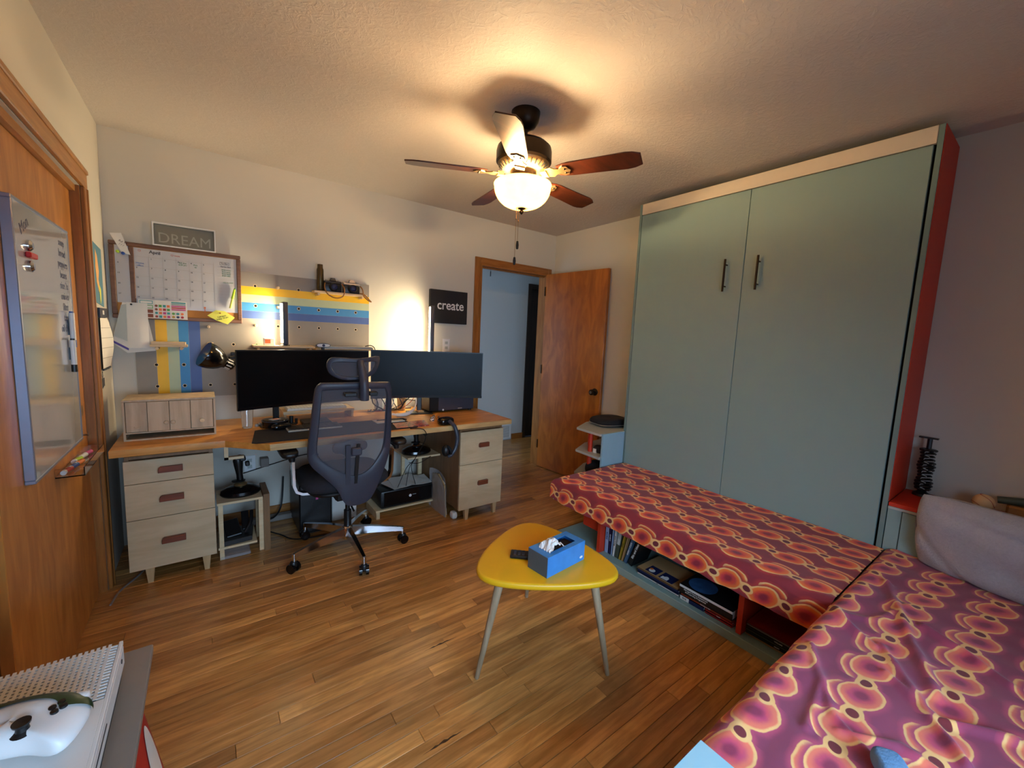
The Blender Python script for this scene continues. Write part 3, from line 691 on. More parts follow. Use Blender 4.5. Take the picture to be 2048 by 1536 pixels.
o = obj('coil', G().lathe([(.022, 0), (.030, .004), (.030, .012), (.022, .016), (.018, .008), (.022, 0)], (3.13, -3.04, .6865), 20), BLACK, None); tag(o, 'small black ring on the left end of the dark folded case', 'ring')
o = obj('short_bat', G().cyl((3.33, -3.19, .735), (3.36, -3.46, .775), .016, .024, n=16).cyl((3.36, -3.46, .775), (3.366, -3.49, .779), .024, .014, n=16), OLIVE, None); tag(o, 'dark olive rod lying behind the baseball toward the wall', 'rod')
o = obj('rod_rest', G().box(3.30, 3.36, -3.34, -3.22, .6703, .726, bev=.008), LEATHER, None); tag(o, 'small brown leather box right of the baseball', 'box')

# ------------------------------------------------------------------ books in the bench
def book_upright(y, lean, h, th, depth, cov, txt=None, ink=PAPER, lab='', grp='books leaning in the left bay of the bench', x=2.435, band=None):
    """spine faces -x; leans toward -y by angle lean, rests on base board"""
    e = empty('book', (x, y, .0445), lab, 'book', grp)
    M = Matrix.Translation((x, y, .0452 + th * math.sin(lean))) @ Matrix.Rotation(lean, 4, 'X')
    def bxx(*a): return G().box(*a, M=M)
    cv = bxx(0, depth, -th, -th + .002, 0, h); cv.box(0, depth, -.002, 0, 0, h, M=M); cv.box(0, .002, -th, 0, 0, h, M=M)
    obj('cover', cv, cov, e, smooth=False)
    obj('pages', bxx(.004, depth - .004, -th + .0022, -.0022, .003, h - .003), PAPER, e, smooth=False)
    if band: obj('spine_label', bxx(-.0006, .0, -th + .002, -.002, h * .42, h * .78), band, e, smooth=False)
    if txt:
        t = textg(txt, th * .62, M @ Matrix.Translation((-.0007, -th / 2, h * .5)) @ Matrix.Rotation(R(-90), 4, 'Z') @ Matrix.Rotation(R(90), 4, 'X') @ Matrix.Rotation(R(90), 4, 'Z'), .0004, True)
        obj('spine_lettering', t, ink, e, smooth=False)
    return e
yb = -1.692; SPECS = [
    (0, .235, .030, LBLUE, 'DATA', NAVY, 'pale blue and white book at the left end of the leaning row'), (0, .215, .018, NAVY, 'SCIENCE', PAPER, 'thin navy book second in the leaning row'),
    (0.02, .205, .012, LBLUE, None, None, 'thin sky blue book right of the navy one'), (.05, .205, .017, PAPER, 'Made in Wood', INK, 'white spined book with black title in the leaning row'),
    (.10, .215, .028, OLIVE, 'GRID', PAPER, 'dark olive book with a pale spine label in the leaning row'), (.17, .20, .015, MUST, 'ATLAS', INK, 'mustard yellow book in the middle of the leaning row'),
    (.20, .205, .014, TAN, None, None, 'tan book between the mustard and the slate blue books'), (.26, .205, .022, SLATE, 'FORM + CODE', PAPER, 'slate blue book in the leaning row'),
    (.33, .21, .032, BLACK, 'Bits and Ideas', PAPER, 'black book with white title at the right end of the leaning row')]
y_ = yb
for (ln_, h, th, cov, txt, ink, lab) in SPECS:
    h = min(h, .222 / max(.9, math.cos(ln_)))
    book_upright(y_, ln_, min(h, .225), th, .16, cov, txt, ink or PAPER, lab, x=2.44, band=PALE if 'olive' in lab else None)
    y_ -= th / math.cos(ln_) + .0012 + .004 * (ln_ > .1)
def book_flat(y0, y1, z, th, depth, cov, txt, ink, lab, x=2.43, grp='books lying flat in the bench', pages=PAPER, tag_=None):
    e = empty('book', (x, (y0 + y1) / 2, z), lab, 'book', grp)
    obj('cover', G().box(x, x + depth, y0, y1, z, z + .002).box(x, x + depth, y0, y1, z + th - .002, z + th).box(x, x + .003, y0, y1, z, z + th), cov, e, smooth=False)
    obj('pages', G().box(x + .004, x + depth - .004, y0 + .003, y1 - .003, z + .0022, z + th - .0022), pages, e, smooth=False)
    if txt: obj('spine_lettering', textg(txt, th * .6, on_right(x - .0006, (y0 + y1) / 2, z + th / 2), .0004, True), ink, e, smooth=False)
    return e
z = .0446
book_flat(-2.225, -1.965, z, .009, .20, PAPER, 'R+E', INK, 'white magazine at the bottom of the middle pile', x=2.415); z += .0095
book_flat(-2.222, -1.965, z, .007, .20, NAVY, None, None, 'thin navy book in the middle of the middle pile', x=2.415); z += .0075
book_flat(-2.222, -1.965, z, .016, .20, NAVY, None, None, 'thick navy book second from the top of the middle pile', x=2.415); z += .0165
tb = book_flat(-2.215, -1.96, z, .006, .22, TAN, None, None, 'tan photo magazine on top of the middle pile', x=2.41)
obj('cover_photo', G().box(2.425, 2.50, -2.075, -2.005, z + .0062, z + .0068).box(2.425, 2.50, -2.175, -2.09, z + .0062, z + .0068), NAVY, tb, smooth=False)
obj('cover_photo', G().lathe([(0, 0), (.018, .0003), (.018, .0006), (0, .001)], (2.45, -2.035, z + .0069), 14).lathe([(0, 0), (.012, .0003), (.012, .0006), (0, .001)], (2.455, -2.125, z + .0069), 14).box(2.43, 2.455, -2.14, -2.10, z + .0069, z + .0075), WHITE, tb, smooth=False)
obj('cover_photo', G().lathe([(0, 0), (.010, .0003), (.010, .0006), (0, .001)], (2.462, -2.025, z + .0080), 12), ORANGEP, tb, smooth=False)
z = .0446
n1 = book_flat(-2.365, -2.235, z, .022, .18, NAVY, None, PAPER, 'navy book at the bottom left of the right pile', x=2.41)
obj('spine_label', G().box(2.4088, 2.41, -2.285, -2.237, z + .001, z + .021), PAPER, n1, smooth=False); obj('spine_lettering', textg('R+E', .013, on_right(2.4084, -2.261, z + .011), .0003, True), INK, n1, smooth=False)
book_flat(-2.505, -2.372, z, .010, .18, CRIM, None, PAPER, 'thin crimson book at the bottom right of the right pile', x=2.41)
book_flat(-2.505, -2.372, z + .0105, .0115, .18, CRIM, 'Sketch', PAPER, 'crimson book second from the bottom of the right pile', x=2.412); z += .0225
book_flat(-2.500, -2.240, z, .014, .20, RUST, 'Learning to See', PAPER, 'rust brown book under the black textbook', x=2.412); z += .0145
tx = empty('book', (2.41, -2.37, z), 'thick black textbook with a blue planet cover on top of the right pile', 'book', 'books lying flat in the bench')
obj('cover', G().box(2.405, 2.62, -2.505, -2.232, z, z + .002).box(2.405, 2.62, -2.505, -2.232, z + .046, z + .048).box(2.405, 2.408, -2.505, -2.232, z, z + .048), BLACK, tx, smooth=False)
obj('pages', G().box(2.409, 2.616, -2.502, -2.235, z + .0022, z + .0458), PAPER, tx, smooth=False)
obj('white_band', G().box(2.4035, 2.405, -2.505, -2.232, z + .034, z + .0455), PAPER, tx, smooth=False, label='white band on the black spine')
obj('spine_lettering', textg('Managed Future Assessment\nand Learning Programme', .011, on_right(2.4042, -2.32, z + .021), .0003, True), PAPER, tx, smooth=False)
obj('cover_picture', G().lathe([(0, 0), (.070, 0), (.070, .0006), (0, .0008)], (2.485, -2.315, z + .0482), 28), plain('planet_print', (44, 84, 130), .4, var=.6, vs=30), tx, smooth=False)
z = .0446
for i, (th, cov, lab, y0_, y1_, tx_) in enumerate(((.008, TAN, 'tan magazine at the bottom of the right bay', -2.83, -2.556, None), (.012, BLACK, 'thick black magazine second from the bottom in the right bay', -2.82, -2.56, 'CRAFT'), (.009, OLIVE, 'olive magazine in the middle of the right bay pile', -2.83, -2.558, None),
     (.014, BLACK, 'black magazine under the grey one in the right bay', -2.83, -2.558, 'VOLUME'), (.010, GREYP, 'grey magazine near the top of the right bay pile', -2.83, -2.56, None), (.006, CRIM, 'dark red magazine on top of the right bay pile', -2.82, -2.56, None))):
    book_flat(y0_, y1_, z, th, .21, cov, tx_, PAPER, lab, x=2.43, grp='magazines in the right bay of the bench'); z += th + .0006

# ------------------------------------------------------------------ desk
TZ = .745; TH = .036
dk = empty('desk', (1.2, -.4, TZ), 'long two-level pine desk with an angled front step and pale front edge', 'desk')
dp = [(.048, -.008), (.048, -.622), (.508, -.628), (.700, -.812), (2.312, -.812), (2.318, -.806), (2.318, -.008)]
obj('worktop', G().prism(dp, TZ - TH, TZ, bev=.0015), DESKW, dk)
obj('front_edge', G().box(.702, 2.316, -.8145, -.8125, TZ - TH + .001, TZ - .001), DESKE, dk, smooth=False, label='paler front edge of the desk top')
obj('wall_cleat', G().box(.47, 1.88, -.035, -.001, TZ - TH - .04, TZ - TH - .0005), PINE, dk, smooth=False)
obj('bracket', G().box(.505, .525, -.50, -.47, .60, TZ - TH - .0005).box(.505, .60, -.50, -.47, .60, .615), PINE, dk, smooth=False)
def drawer_unit(x0, x1, yf, rows, label, hy, side_l=True):
    cx = (x0 + x1) / 2
    e = empty('drawer_unit', (cx, yf + .2, 0), label, 'cabinet')
    zt, zb = rows[0][1], rows[-1][0]
    top = zt + .018
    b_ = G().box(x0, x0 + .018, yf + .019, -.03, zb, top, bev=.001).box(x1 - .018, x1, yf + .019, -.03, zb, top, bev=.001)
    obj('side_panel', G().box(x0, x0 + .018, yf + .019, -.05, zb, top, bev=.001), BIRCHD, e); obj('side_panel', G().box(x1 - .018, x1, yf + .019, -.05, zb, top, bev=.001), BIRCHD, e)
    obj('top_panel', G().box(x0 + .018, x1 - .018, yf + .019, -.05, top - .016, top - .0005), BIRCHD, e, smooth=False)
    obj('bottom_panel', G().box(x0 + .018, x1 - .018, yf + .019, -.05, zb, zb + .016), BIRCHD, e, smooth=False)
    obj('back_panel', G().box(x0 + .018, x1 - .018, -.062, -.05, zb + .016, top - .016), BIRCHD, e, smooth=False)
    for (a, c) in rows:
        d = obj('drawer_front', G().box(x0 - .003, x1 + .002, yf, yf + .018, a + .0015, c - .0015, bev=.001), BIRCH, e)
        hz = a + (c - a) * hy; hx = x0 + (x1 - x0) * (.50 if side_l else .52); hw = .05 if side_l else .042
        pts = [(hx - hw, hz - .016), (hx + hw, hz - .016), (hx + hw, hz + .016), (hx - hw + .01, hz + .016), (hx - hw + .003, hz + .011), (hx - hw, hz + .002)]
        obj('pull', G().prism(pts, yf - .022, yf - .0005, ax=1, bev=.002), MAHOG, d)
    for lx, ly in ((x0 + .075, yf + .03), (x1 - .045, yf + .03), (x0 + .075, -.10), (x1 - .045, -.10)):
        obj('leg', G().add([(lx - .011, ly - .014, 0), (lx + .011, ly - .014, 0), (lx + .011, ly + .012, 0), (lx - .011, ly + .012, 0), (lx - .019, ly - .016, zb), (lx + .019, ly - .016, zb), (lx + .019, ly + .016, zb), (lx - .019, ly + .016, zb)],
            [(0, 3, 2, 1), (4, 5, 6, 7), (0, 1, 5, 4), (1, 2, 6, 5), (2, 3, 7, 6), (3, 0, 4, 7)]), LEGW, e, smooth=False)
    return e
drawer_unit(.092, .452, -.575, [(.550, .673), (.359, .550), (.085, .359)], 'three-drawer pale wood cabinet under the left end of the desk', .53)
drawer_unit(1.893, 2.262, -.783, [(.431, .679), (.088, .431)], 'two-drawer pale wood cabinet under the right end of the desk', .56, False)

# desktop cabinet
hu = empty('desktop_cabinet', (.28, -.33, TZ), 'small pale wooden cabinet with four little doors on the left of the desk', 'cabinet')
hx0, hx1, hy0, hy1, hz0, hz1 = .082, .474, -.440, -.215, TZ + .0005, .962
obj('shell', G().box(hx0, hx1, hy0, hy1, hz1 - .010, hz1, bev=.001).box(hx0, hx0 + .010, hy0, hy1, hz0, hz1 - .0105, bev=.001).box(hx1 - .010, hx1, hy0, hy1, hz0, hz1 - .0105, bev=.001)
    .box(hx0 + .01, hx1 - .01, hy0, hy1, hz0, hz0 + .008).box(hx0 + .01, hx1 - .01, hy0, hy1, .783, .790).box(hx0 + .01, hx1 - .01, hy1 - .006, hy1, hz0 + .008, hz1 - .01), HUTCHW, hu)
obj('slot_shade', G().box(hx0 + .01, hx1 - .01, hy1 - .02, hy1 - .0065, hz0 + .008, .7825), HOLE_SHADE, hu, smooth=False)  # dark strip painted as the shade at the back of the slot
xs = [.0935, .180, .2705, .361, .4625]
for i in range(4):
    pr = .004 if i in (1, 2) else .0
    a, c = xs[i], xs[i + 1]
    dd = obj('door', G().box(a + .001, c - .001, hy0 - pr, hy0 + .010, .7915, hz1 - .0115, bev=.0008), HUTCHW, hu)
    kx = {0: (a + c) / 2, 1: c - .014, 2: a + .014, 3: (a + c) / 2}[i]; kz = .835 if i else .818
    if i == 0: obj('knob', G().tube([(kx - .012, hy0 - .001, .822), (kx - .008, hy0 - .004, .814), (kx + .008, hy0 - .004, .814), (kx + .012, hy0 - .001, .822)], .0022, 6, smooth=3), HUTCHW, dd)
    elif i < 3: obj('knob', G().lathe([(.011, 0), (.011, .006), (.008, .009), (0, .009)], (kx, hy0 - pr, kz), 16, M=Matrix.Rotation(R(90), 4, 'X')), HUTCHW, dd)
    else: obj('knob', G().lathe([(.006, 0), (.006, .006), (.011, .010), (.011, .016), (0, .018)], (kx, hy0 - pr, kz), 16, M=Matrix.Rotation(R(90), 4, 'X')), PINE, dd)

# ------------------------------------------------------------------ monitors
def monitor(P0, P1, z0, z1, bow, label, stand):
    """P0 left end, P1 right end of the screen front (x,y); concave towards the chair"""
    a, b_ = Vector((P0[0], P0[1])), Vector((P1[0], P1[1])); d = b_ - a; n = Vector((-d.y, d.x)).normalized()  # n points to the wall
    c = (a + b_) / 2
    e = empty('monitor', (c.x, c.y, TZ), label, 'monitor')
    def F(t, off): p = a + d * t + n * (bow * (1 - (2 * t - 1) ** 2) + off); return p
    def shell(o0, o1, t0, t1, za, zb):
        g = G(); k = 20
        vs = []
        for i in range(k + 1):
            t = t0 + (t1 - t0) * i / k
            for o_ in (o0, o1):
                p = F(t, o_)
                for zz in (za, zb): vs.append((p.x, p.y, zz))
        fs = []
        for i in range(k):
            q = i * 4; r_ = q + 4
            fs += [(q, r_, r_ + 1, q + 1), (q + 2, q + 3, r_ + 3, r_ + 2), (q, q + 2, r_ + 2, r_), (q + 1, r_ + 1, r_ + 3, q + 3)]
        fs += [(0, 1, 3, 2), (k * 4, k * 4 + 2, k * 4 + 3, k * 4 + 1)]
        return g.add(vs, fs)
    obj('casing', shell(.001, .020, 0, 1, z0, z1), BLACK, e); obj('screen', shell(-.001, .0008, .006, .994, z0 + .018, z1 - .007), SCREEN, e)
    obj('bottom_bezel', shell(-.003, .0009, 0, 1, z0, z0 + .0175), BLACKG, e)
    m = F(.5 if stand is None else stand, .03)
    MM = Matrix.Translation((m.x, m.y, 0)) @ Matrix.Rotation(math.atan2(d.y, d.x), 4, 'Z')
    obj('back_housing', G().box(-.10, .10, .006, .034, (z0 + z1) / 2 - .08, (z0 + z1) / 2 + .08, bev=.008, M=MM), BLACK, e)
    obj('stand_post', G().box(-.018, .018, .012, .030, TZ + .006, (z0 + z1) / 2, bev=.004, M=MM), BLACK, e)
    obj('stand_foot', G().box(-.10, .10, -.06, .07, TZ + .0010, TZ + .009, bev=.003, M=MM), BLACK, e)
    return e
monitor((.580, -.43), (1.394, -.275), .868, 1.230, .045, 'left black curved ultrawide monitor on the desk', .28)
mr = monitor((1.412, -.262), (2.222, -.520), .872, 1.236, .045, 'right black curved ultrawide monitor in front of the lit wall', .43)
# webcam
wc = empty('webcam', (1.085, -.27, 1.232), 'white and black webcam clipped on top of the left monitor', 'webcam')
obj('body', G().prism([(1.035 + .047 * (1 + math.cos(t)) , 1.262 + .016 * math.sin(t)) if abs(math.cos(t)) < .8 else (1.082 + .047 * math.cos(t), 1.262 + .014 * math.sin(t)) for t in [2 * PI * i / 24 for i in range(24)]], -.300, -.280, ax=1, bev=.002), CHARC, wc)
obj('face', G().prism([(1.082 + .041 * math.copysign(abs(math.cos(t)) ** .6, math.cos(t)), 1.262 + .0105 * math.sin(t)) for t in [2 * PI * i / 28 for i in range(28)]], -.3022, -.3002, ax=1), WHITE, wc, smooth=False)
obj('lens', G().lathe([(.009, 0), (.009, .003), (.006, .004), (0, .003)], (1.082, -.3024, 1.262), 16, M=Matrix.Rotation(R(90), 4, 'X')), NAVY, wc)
obj('clip', G().box(1.074, 1.090, -.296, -.262, 1.2315, 1.248, bev=.002), BLACK, wc)

# ------------------------------------------------------------------ things on the desk
D = TZ + .0006
def thing1(name, g, mats, label, cat, group=None, **k):
    o = obj(name, g, mats, None, **k); return tag(o, label, cat, group)
pad = [(.640, -.770), (.622, -.755), (.660, -.460), (.680, -.445), (1.56, -.445), (1.575, -.46), (1.575, -.755), (1.56, -.77)]
thing1('desk_mat', G().prism(pad, D, D + .004, bev=.001), BLACKF, 'long black desk mat under the keyboards', 'mat')
def keyboard(x0, x1, y0, y1, z, h, deck, keys, label, name='keyboard', nx=14, ny=5, bevel=.003, tilt=0):
    e = empty(name, ((x0 + x1) / 2, (y0 + y1) / 2, z), label, 'keyboard')
    obj('deck', G().box(x0, x1, y0, y1, z, z + h, bev=bevel), deck, e)
    g = G(); dx = (x1 - x0 - .012) / nx; dy = (y1 - y0 - .012) / ny
    for i in range(nx):
        for j in range(ny):
            a = x0 + .006 + i * dx; c = y0 + .006 + j * dy; g.box(a + .001, a + dx - .001, c + .001, c + dy - .001, z + h, z + h + .005)
    o = obj('keys', g, keys, e, smooth=False); o['kind'] = 'stuff'; return e
keyboard(.820, 1.13, -.590, -.455, D + .0045, .010, PALE, BLACK, 'black keyboard with a pale edge on the desk mat')
o = thing1('numeric_pad', G().box(.93, 1.10, -.445, -.30, D + .0005, D + .022, bev=.004, M=None), BLACK, 'black slanted pad behind the black keyboard', 'keypad')
keyboard(.865, 1.25, -.235, -.115, .812, .012, WHITE, WHITE, 'off-white keyboard on the raised shelf behind the chair headrest', nx=18)
rz = empty('monitor_riser', (1.05, -.17, TZ), 'pale low wooden riser under the off-white keyboard', 'riser')
obj('top', G().box(.84, 1.30, -.25, -.05, .795, .8115, bev=.001), PINE, rz); obj('side', G().box(.845, .86, -.24, -.06, D, .795), PINE, rz, smooth=False); obj('side', G().box(1.28, 1.295, -.24, -.06, D, .795), PINE, rz, smooth=False)
# round black device and note
rd = empty('speaker_puck', (.775, -.375, D), 'round black device on the desk below the left monitor', 'speaker')
obj('body', G().lathe([(0, 0), (.066, 0), (.074, .006), (.074, .040), (.068, .048), (0, .050)], (.778, -.372, D), 40), BLACKG, rd)
obj('ring', G().lathe([(.0745, 0), (.0755, .002), (.0745, .004)], (.778, -.372, D + .041), 40), CHARC, rd)
thing1('paper_scrap', G().box(-.028, .028, -.02, .02, 0, .0015, M=Matrix.Translation((.775, -.390, D + .0510)) @ Matrix.Rotation(.5, 4, 'Z')).box(-.014, .012, -.008, .010, .0016, .0026, m=1, M=Matrix.Translation((.778, -.392, D + .0510)) @ Matrix.Rotation(-.4, 4, 'Z')), [PAPER, ORANGEP], 'crumpled pink and yellow scrap on the round black device', 'paper', smooth=False)
thing1('pen_holder', G().cyl((.875, -.335, D), (.875, -.335, D + .055), .012, n=12).cyl((.905, -.33, D), (.905, -.33, D + .035), .009, n=10), BLACK, 'small black upright stub beside the round black device', 'holder')
ms = lens_bag(.80, -.475, D + .0045, .055, .030, .030, .3)
thing1('mouse', ms, BLACKG, 'black mouse on the desk mat before the round black device', 'mouse', ang=80)
# tumbler
tm = G().lathe([(.0, .0), (.026, 0), (.028, .004), (.034, .11), (.036, .125), (.0345, .125), (.032, .11), (.0262, .008), (0, .008)], (.632, -.335, D), 32)
thing1('tumbler', tm, CLEAR, 'clear plastic tumbler under the left monitor corner', 'cup', ang=60)
thing1('shiny_trinket', G().lathe([(0, 0), (.010, .0), (.012, .006), (.008, .016), (0, .018)], (.682, -.325, D), 9).lathe([(0, 0), (.007, .0), (.009, .010), (0, .022)], (.700, -.30, D), 7), SILVER, 'tiny silvery trinket right of the clear tumbler', 'trinket', smooth=False)
# right: magazine, notebook, clips, cables, band
mg = G().prism([(1.425, -.755), (1.655, -.755), (1.69, -.592), (1.455, -.60)], D, D + .005)
def litho():
    m, nt, b = base('red_comic_print'); v = texco(nt); a = N(nt, nz(nt, v, 28, 4, .6, 1.5))
    c = mixc(nt, a.ramp(.42, .52), lin((44, 24, 40)), lin((176, 48, 52))); c = mixc(nt, a.ramp(.6, .7), c, lin((214, 190, 190)))
    nt.links.new(c, b.inputs['Base Color']); b.inputs['Roughness'].default_value = .3; return m
thing1('magazine', mg, litho(), 'glossy red and dark magazine on the desk right of the chair', 'magazine', smooth=False)
nb = empty('notebook', (1.46, -.50, D), 'pale spiral notebook with a black pen behind the red magazine', 'notebook')
obj('pages', G().box(1.36, 1.56, -.565, -.46, D, D + .008, bev=.001), PAPER, nb); obj('pen', G().tube([(1.38, -.50, D + .013), (1.56, -.515, D + .013), (1.575, -.55, D + .012)], .004, 6), BLACK, nb)
ck = G()
rr = random.Random(4)
for k in range(5):
    x_, y_ = 1.735 + .014 * k + rr.uniform(-.006, .006), -.60 + rr.uniform(-.035, .05); ck.lathe([(0, 0), (.009, 0), (.011, .012), (.005, .022), (.007, .030), (0, .032)], (x_, y_, D), 8)
thing1('glass_trinket', ck, CLEAR, 'cluster of small clear glass trinkets right of the red magazine', 'trinket', smooth=False)
# white curved headband
wbnd = empty('white_strap', (1.66, -.36, D), 'white curved strap loop among the cables behind the desk', 'strap')
obj('band', G().tube([(1.545, -.345, D + .016), (1.60, -.38, D + .012), (1.67, -.37, D + .020), (1.735, -.32, D + .045)], [.009, .013, .014, .013, .009], 8, smooth=8), WHITE, wbnd)
obj('cord', G().tube([(1.735, -.32, D + .045), (1.765, -.28, D + .09), (1.765, -.22, D + .15), (1.72, -.12, D + .20)], .005, 6, smooth=6), WHITE, wbnd)
# cable tangle
crng = random.Random(11)
cmat = [RUBBER, RUBBER, RUBBER, CRIM, RUBBER, PALE]
for k in range(11):
    x_ = 1.46 + .022 * k; a = crng.uniform(-.10, .16)
    pts = [(x_ + a + crng.uniform(-.02, .02), -.20, D + .16 + crng.uniform(0, .06)), (x_ + a * .5 + crng.uniform(-.03, .03), -.24, D + .09), (x_ + crng.uniform(-.02, .02), -.22, D + .03), (x_ - .03 + crng.uniform(-.02, .02), -.14, D + .006), (x_, -.06, D + .005)]
    lab = {3: 'red cable among the black ones behind the monitors', 5: 'pale cable among the black ones behind the monitors'}.get(k % 6, 'black cable hanging in the tangle behind the monitors')
    o = obj('cable', G().tube(pts, .0026 + .0012 * (k % 3), 5, smooth=5), cmat[k % 6], None); tag(o, lab, 'cable', 'cables behind the monitors')
o = obj('cable', G().tube([(1.60, -.26, D + .13), (1.68, -.25, D + .11), (1.80, -.25, D + .085)], .003, 5, smooth=5), RUBBER); tag(o, 'black cable hanging in the tangle behind the monitors', 'cable', 'cables behind the monitors')
thing1('small_box', G().box(1.76, 1.81, -.33, -.28, D, D + .02, bev=.002), TAN, 'small tan box left of the black computer case', 'box')
thing1('grey_stand', G().prism([(1.50, -.10), (1.80, -.10), (1.78, -.03), (1.52, -.03)], D, D + .012), GREYP, 'thin grey tray against the wall behind the cables', 'tray', smooth=False)
thing1('white_router', G().box(1.50, 1.56, -.12, -.07, D + .0125, D + .14, bev=.008, M=None), WHITE, 'upright white box in the cables behind the monitors', 'router')
thing1('beige_cup', G().lathe([(0, 0), (.03, 0), (.036, .10), (.033, .10), (.028, .006), (0, .006)], (1.70, -.14, D), 24), TAN, 'tan cup against the wall behind the cables', 'cup')
# computer case lying under the right monitor
pc = empty('computer_case', (2.07, -.27, D), 'low black computer case beneath the right monitor', 'computer')
obj('body', G().box(1.85, 2.255, -.345, -.06, D + .010, D + .128, bev=.006), BLACK, pc)
obj('front_panel', G().box(1.925, 2.25, -.352, -.3455, D + .014, D + .124, bev=.002), CHARC, pc)
for fx in (1.87, 2.23): obj('foot', G().cyl((fx, -.32, D), (fx, -.32, D + .0105), .014, n=14), BLACK, pc)
obj('power_button', G().lathe([(.008, 0), (.008, .003), (0, .004)], (1.965, -.3522, D + .020), 14, M=Matrix.Rotation(R(90), 4, 'X')), WHITE, pc)
obj('port_cover', G().box(2.10, 2.14, -.3535, -.3522, D + .02, D + .028), SILVER, pc, smooth=False)
# headset hung over the front edge on a hook
hs = empty('headset', (1.775, -.82, TZ), 'black over-ear headset hanging over the front edge of the desk', 'headset')
obj('ear_cup', lens_bag(1.775, -.765, D, .056, .040, .045, .1), BLACKG, hs, ang=80)
obj('ear_cup', G().ball((1.735, -.853, .585), .036, 20, 12, sc3=(.8, .75, 1.15)), BLACK, hs)
obj('ear_pad', G().lathe([(.030, 0), (.038, .008), (.030, .016), (.022, .008), (.030, 0)], (1.750, -.86, .585), 20, M=Matrix.Rotation(R(70), 4, 'Y')), BLACKF, hs)
obj('headband', G().tube([(1.785, -.80, TZ + .030), (1.800, -.845, TZ + .005), (1.812, -.862, .70), (1.815, -.865, .645), (1.800, -.866, .590), (1.770, -.868, .553), (1.745, -.866, .545)], [.014, .013, .014, .014, .013, .012, .010], 10, smooth=8), CHARC, hs)
obj('chrome_badge', G().box(1.7335, 1.7375, -.8845, -.8805, .57, .60, M=None), CHROME, hs, smooth=False)

# ------------------------------------------------------------------ under the desk
sl = empty('low_stand', (.57, -.4, 0), 'rough pale wood two-level stand beside the left cabinet', 'stand')
obj('top', G().box(.462, .690, -.495, -.255, .332, .346, bev=.001), PINE, sl); obj('top', G().box(.462, .655, -.495, -.255, .062, .075, bev=.001), PINE, sl)
for lx, ly in ((.468, -.482), (.468, -.27)): obj('leg', G().box(lx, lx + .022, ly - .01, ly + .012, 0, .062).box(lx, lx + .022, ly - .01, ly + .012, .0755, .3315), PINE, sl, smooth=False)
for lx, ly in ((.668, -.470), (.668, -.27)): obj('leg', G().box(lx, lx + .024, ly - .01, ly + .014, 0, .3315), PINE, sl, smooth=False)
obj('rail', G().box(.6925, .725, -.50, -.27, .0, .36, M=None).box(.69, .6925, -.28, -.25, .1, .12), BIRCHD, sl, smooth=False)
def joystick(cx, cy, z, s, label, tall=True):
    e = empty('joystick', (cx, cy, z), label, 'joystick')
    obj('base', G().lathe([(0, 0), (.098 * s, 0), (.104 * s, .010), (.100 * s, .026), (.070 * s, .044), (.040 * s, .054), (0, .055)], (cx, cy, z), 44, sy=.78), BLACKG, e)
    obj('collar', G().lathe([(.034, 0), (.036, .005), (.028, .016), (.018, .022), (0, .022)], (cx, cy, z + .054), 28), BRONZEL if tall else CHROME, e)
    obj('hand_rest', G().lathe([(.006, 0), (.034, .004), (.036, .010), (.012, .014)], (cx - .010, cy - .01, z + .078), 22, sy=.8), BLACK, e)
    M = Matrix.Translation((cx, cy, z + .07)) @ Matrix.Rotation(R(-4), 4, 'Y')
    prof = [(.015, .0), (.018, .02), (.017, .05), (.020, .08), (.024, .11), (.026, .14), (.024, .150), (0, .152)]
    obj('grip', G().lathe(prof, (0, 0, 0), 20, M=M, sy=1.2), BLACK, e, ang=60)
    M2 = Matrix.Translation((cx + .004, cy, z + .205)) @ Matrix.Rotation(R(-6), 4, 'Y')
    obj('head', G().box(-.030, .028, -.024, .026, 0, .028, bev=.006, M=M2).box(.020, .044, -.012, .014, -.04, -.010, bev=.005, M=M2), BLACK, e)
    obj('hat_switch', G().lathe([(.008, 0), (.006, .008), (.009, .012), (0, .014)], (cx + .0, cy - .006, z + .233), 12), CHARC, e)
    return e
joystick(.585, -.375, .3466, 1.02, 'black joystick with a round base on the stand beside the left cabinet')
pdl = empty('foot_pedals', (.56, -.37, .076), 'black foot pedal unit on the lower board of the stand', 'pedals')
obj('base', G().prism([(.47, -.49), (.63, -.475), (.65, -.30), (.48, -.28)], .0757, .105, bev=.003), BLACK, pdl)
obj('pedal', G().box(-.06, .02, -.06, .07, 0, .016, bev=.004, M=Matrix.Translation((.555, -.37, .125)) @ Matrix.Rotation(R(28), 4, 'X') @ Matrix.Rotation(R(8), 4, 'Z')), BLACK, pdl)
obj('pedal', G().box(.03, .07, -.06, .07, 0, .016, bev=.004, M=Matrix.Translation((.555, -.35, .150)) @ Matrix.Rotation(R(38), 4, 'X')), BLACK, pdl)
obj('arm', G().tube([(.60, -.42, .11), (.63, -.40, .16), (.64, -.34, .21)], .010, 8, smooth=4), BLACK, pdl)
thing1('clear_wrap', G().box(.47, .62, -.50, -.30, .0006, .018, bev=.004), FILM, 'crumpled clear wrap on the floor below the stand', 'wrap')
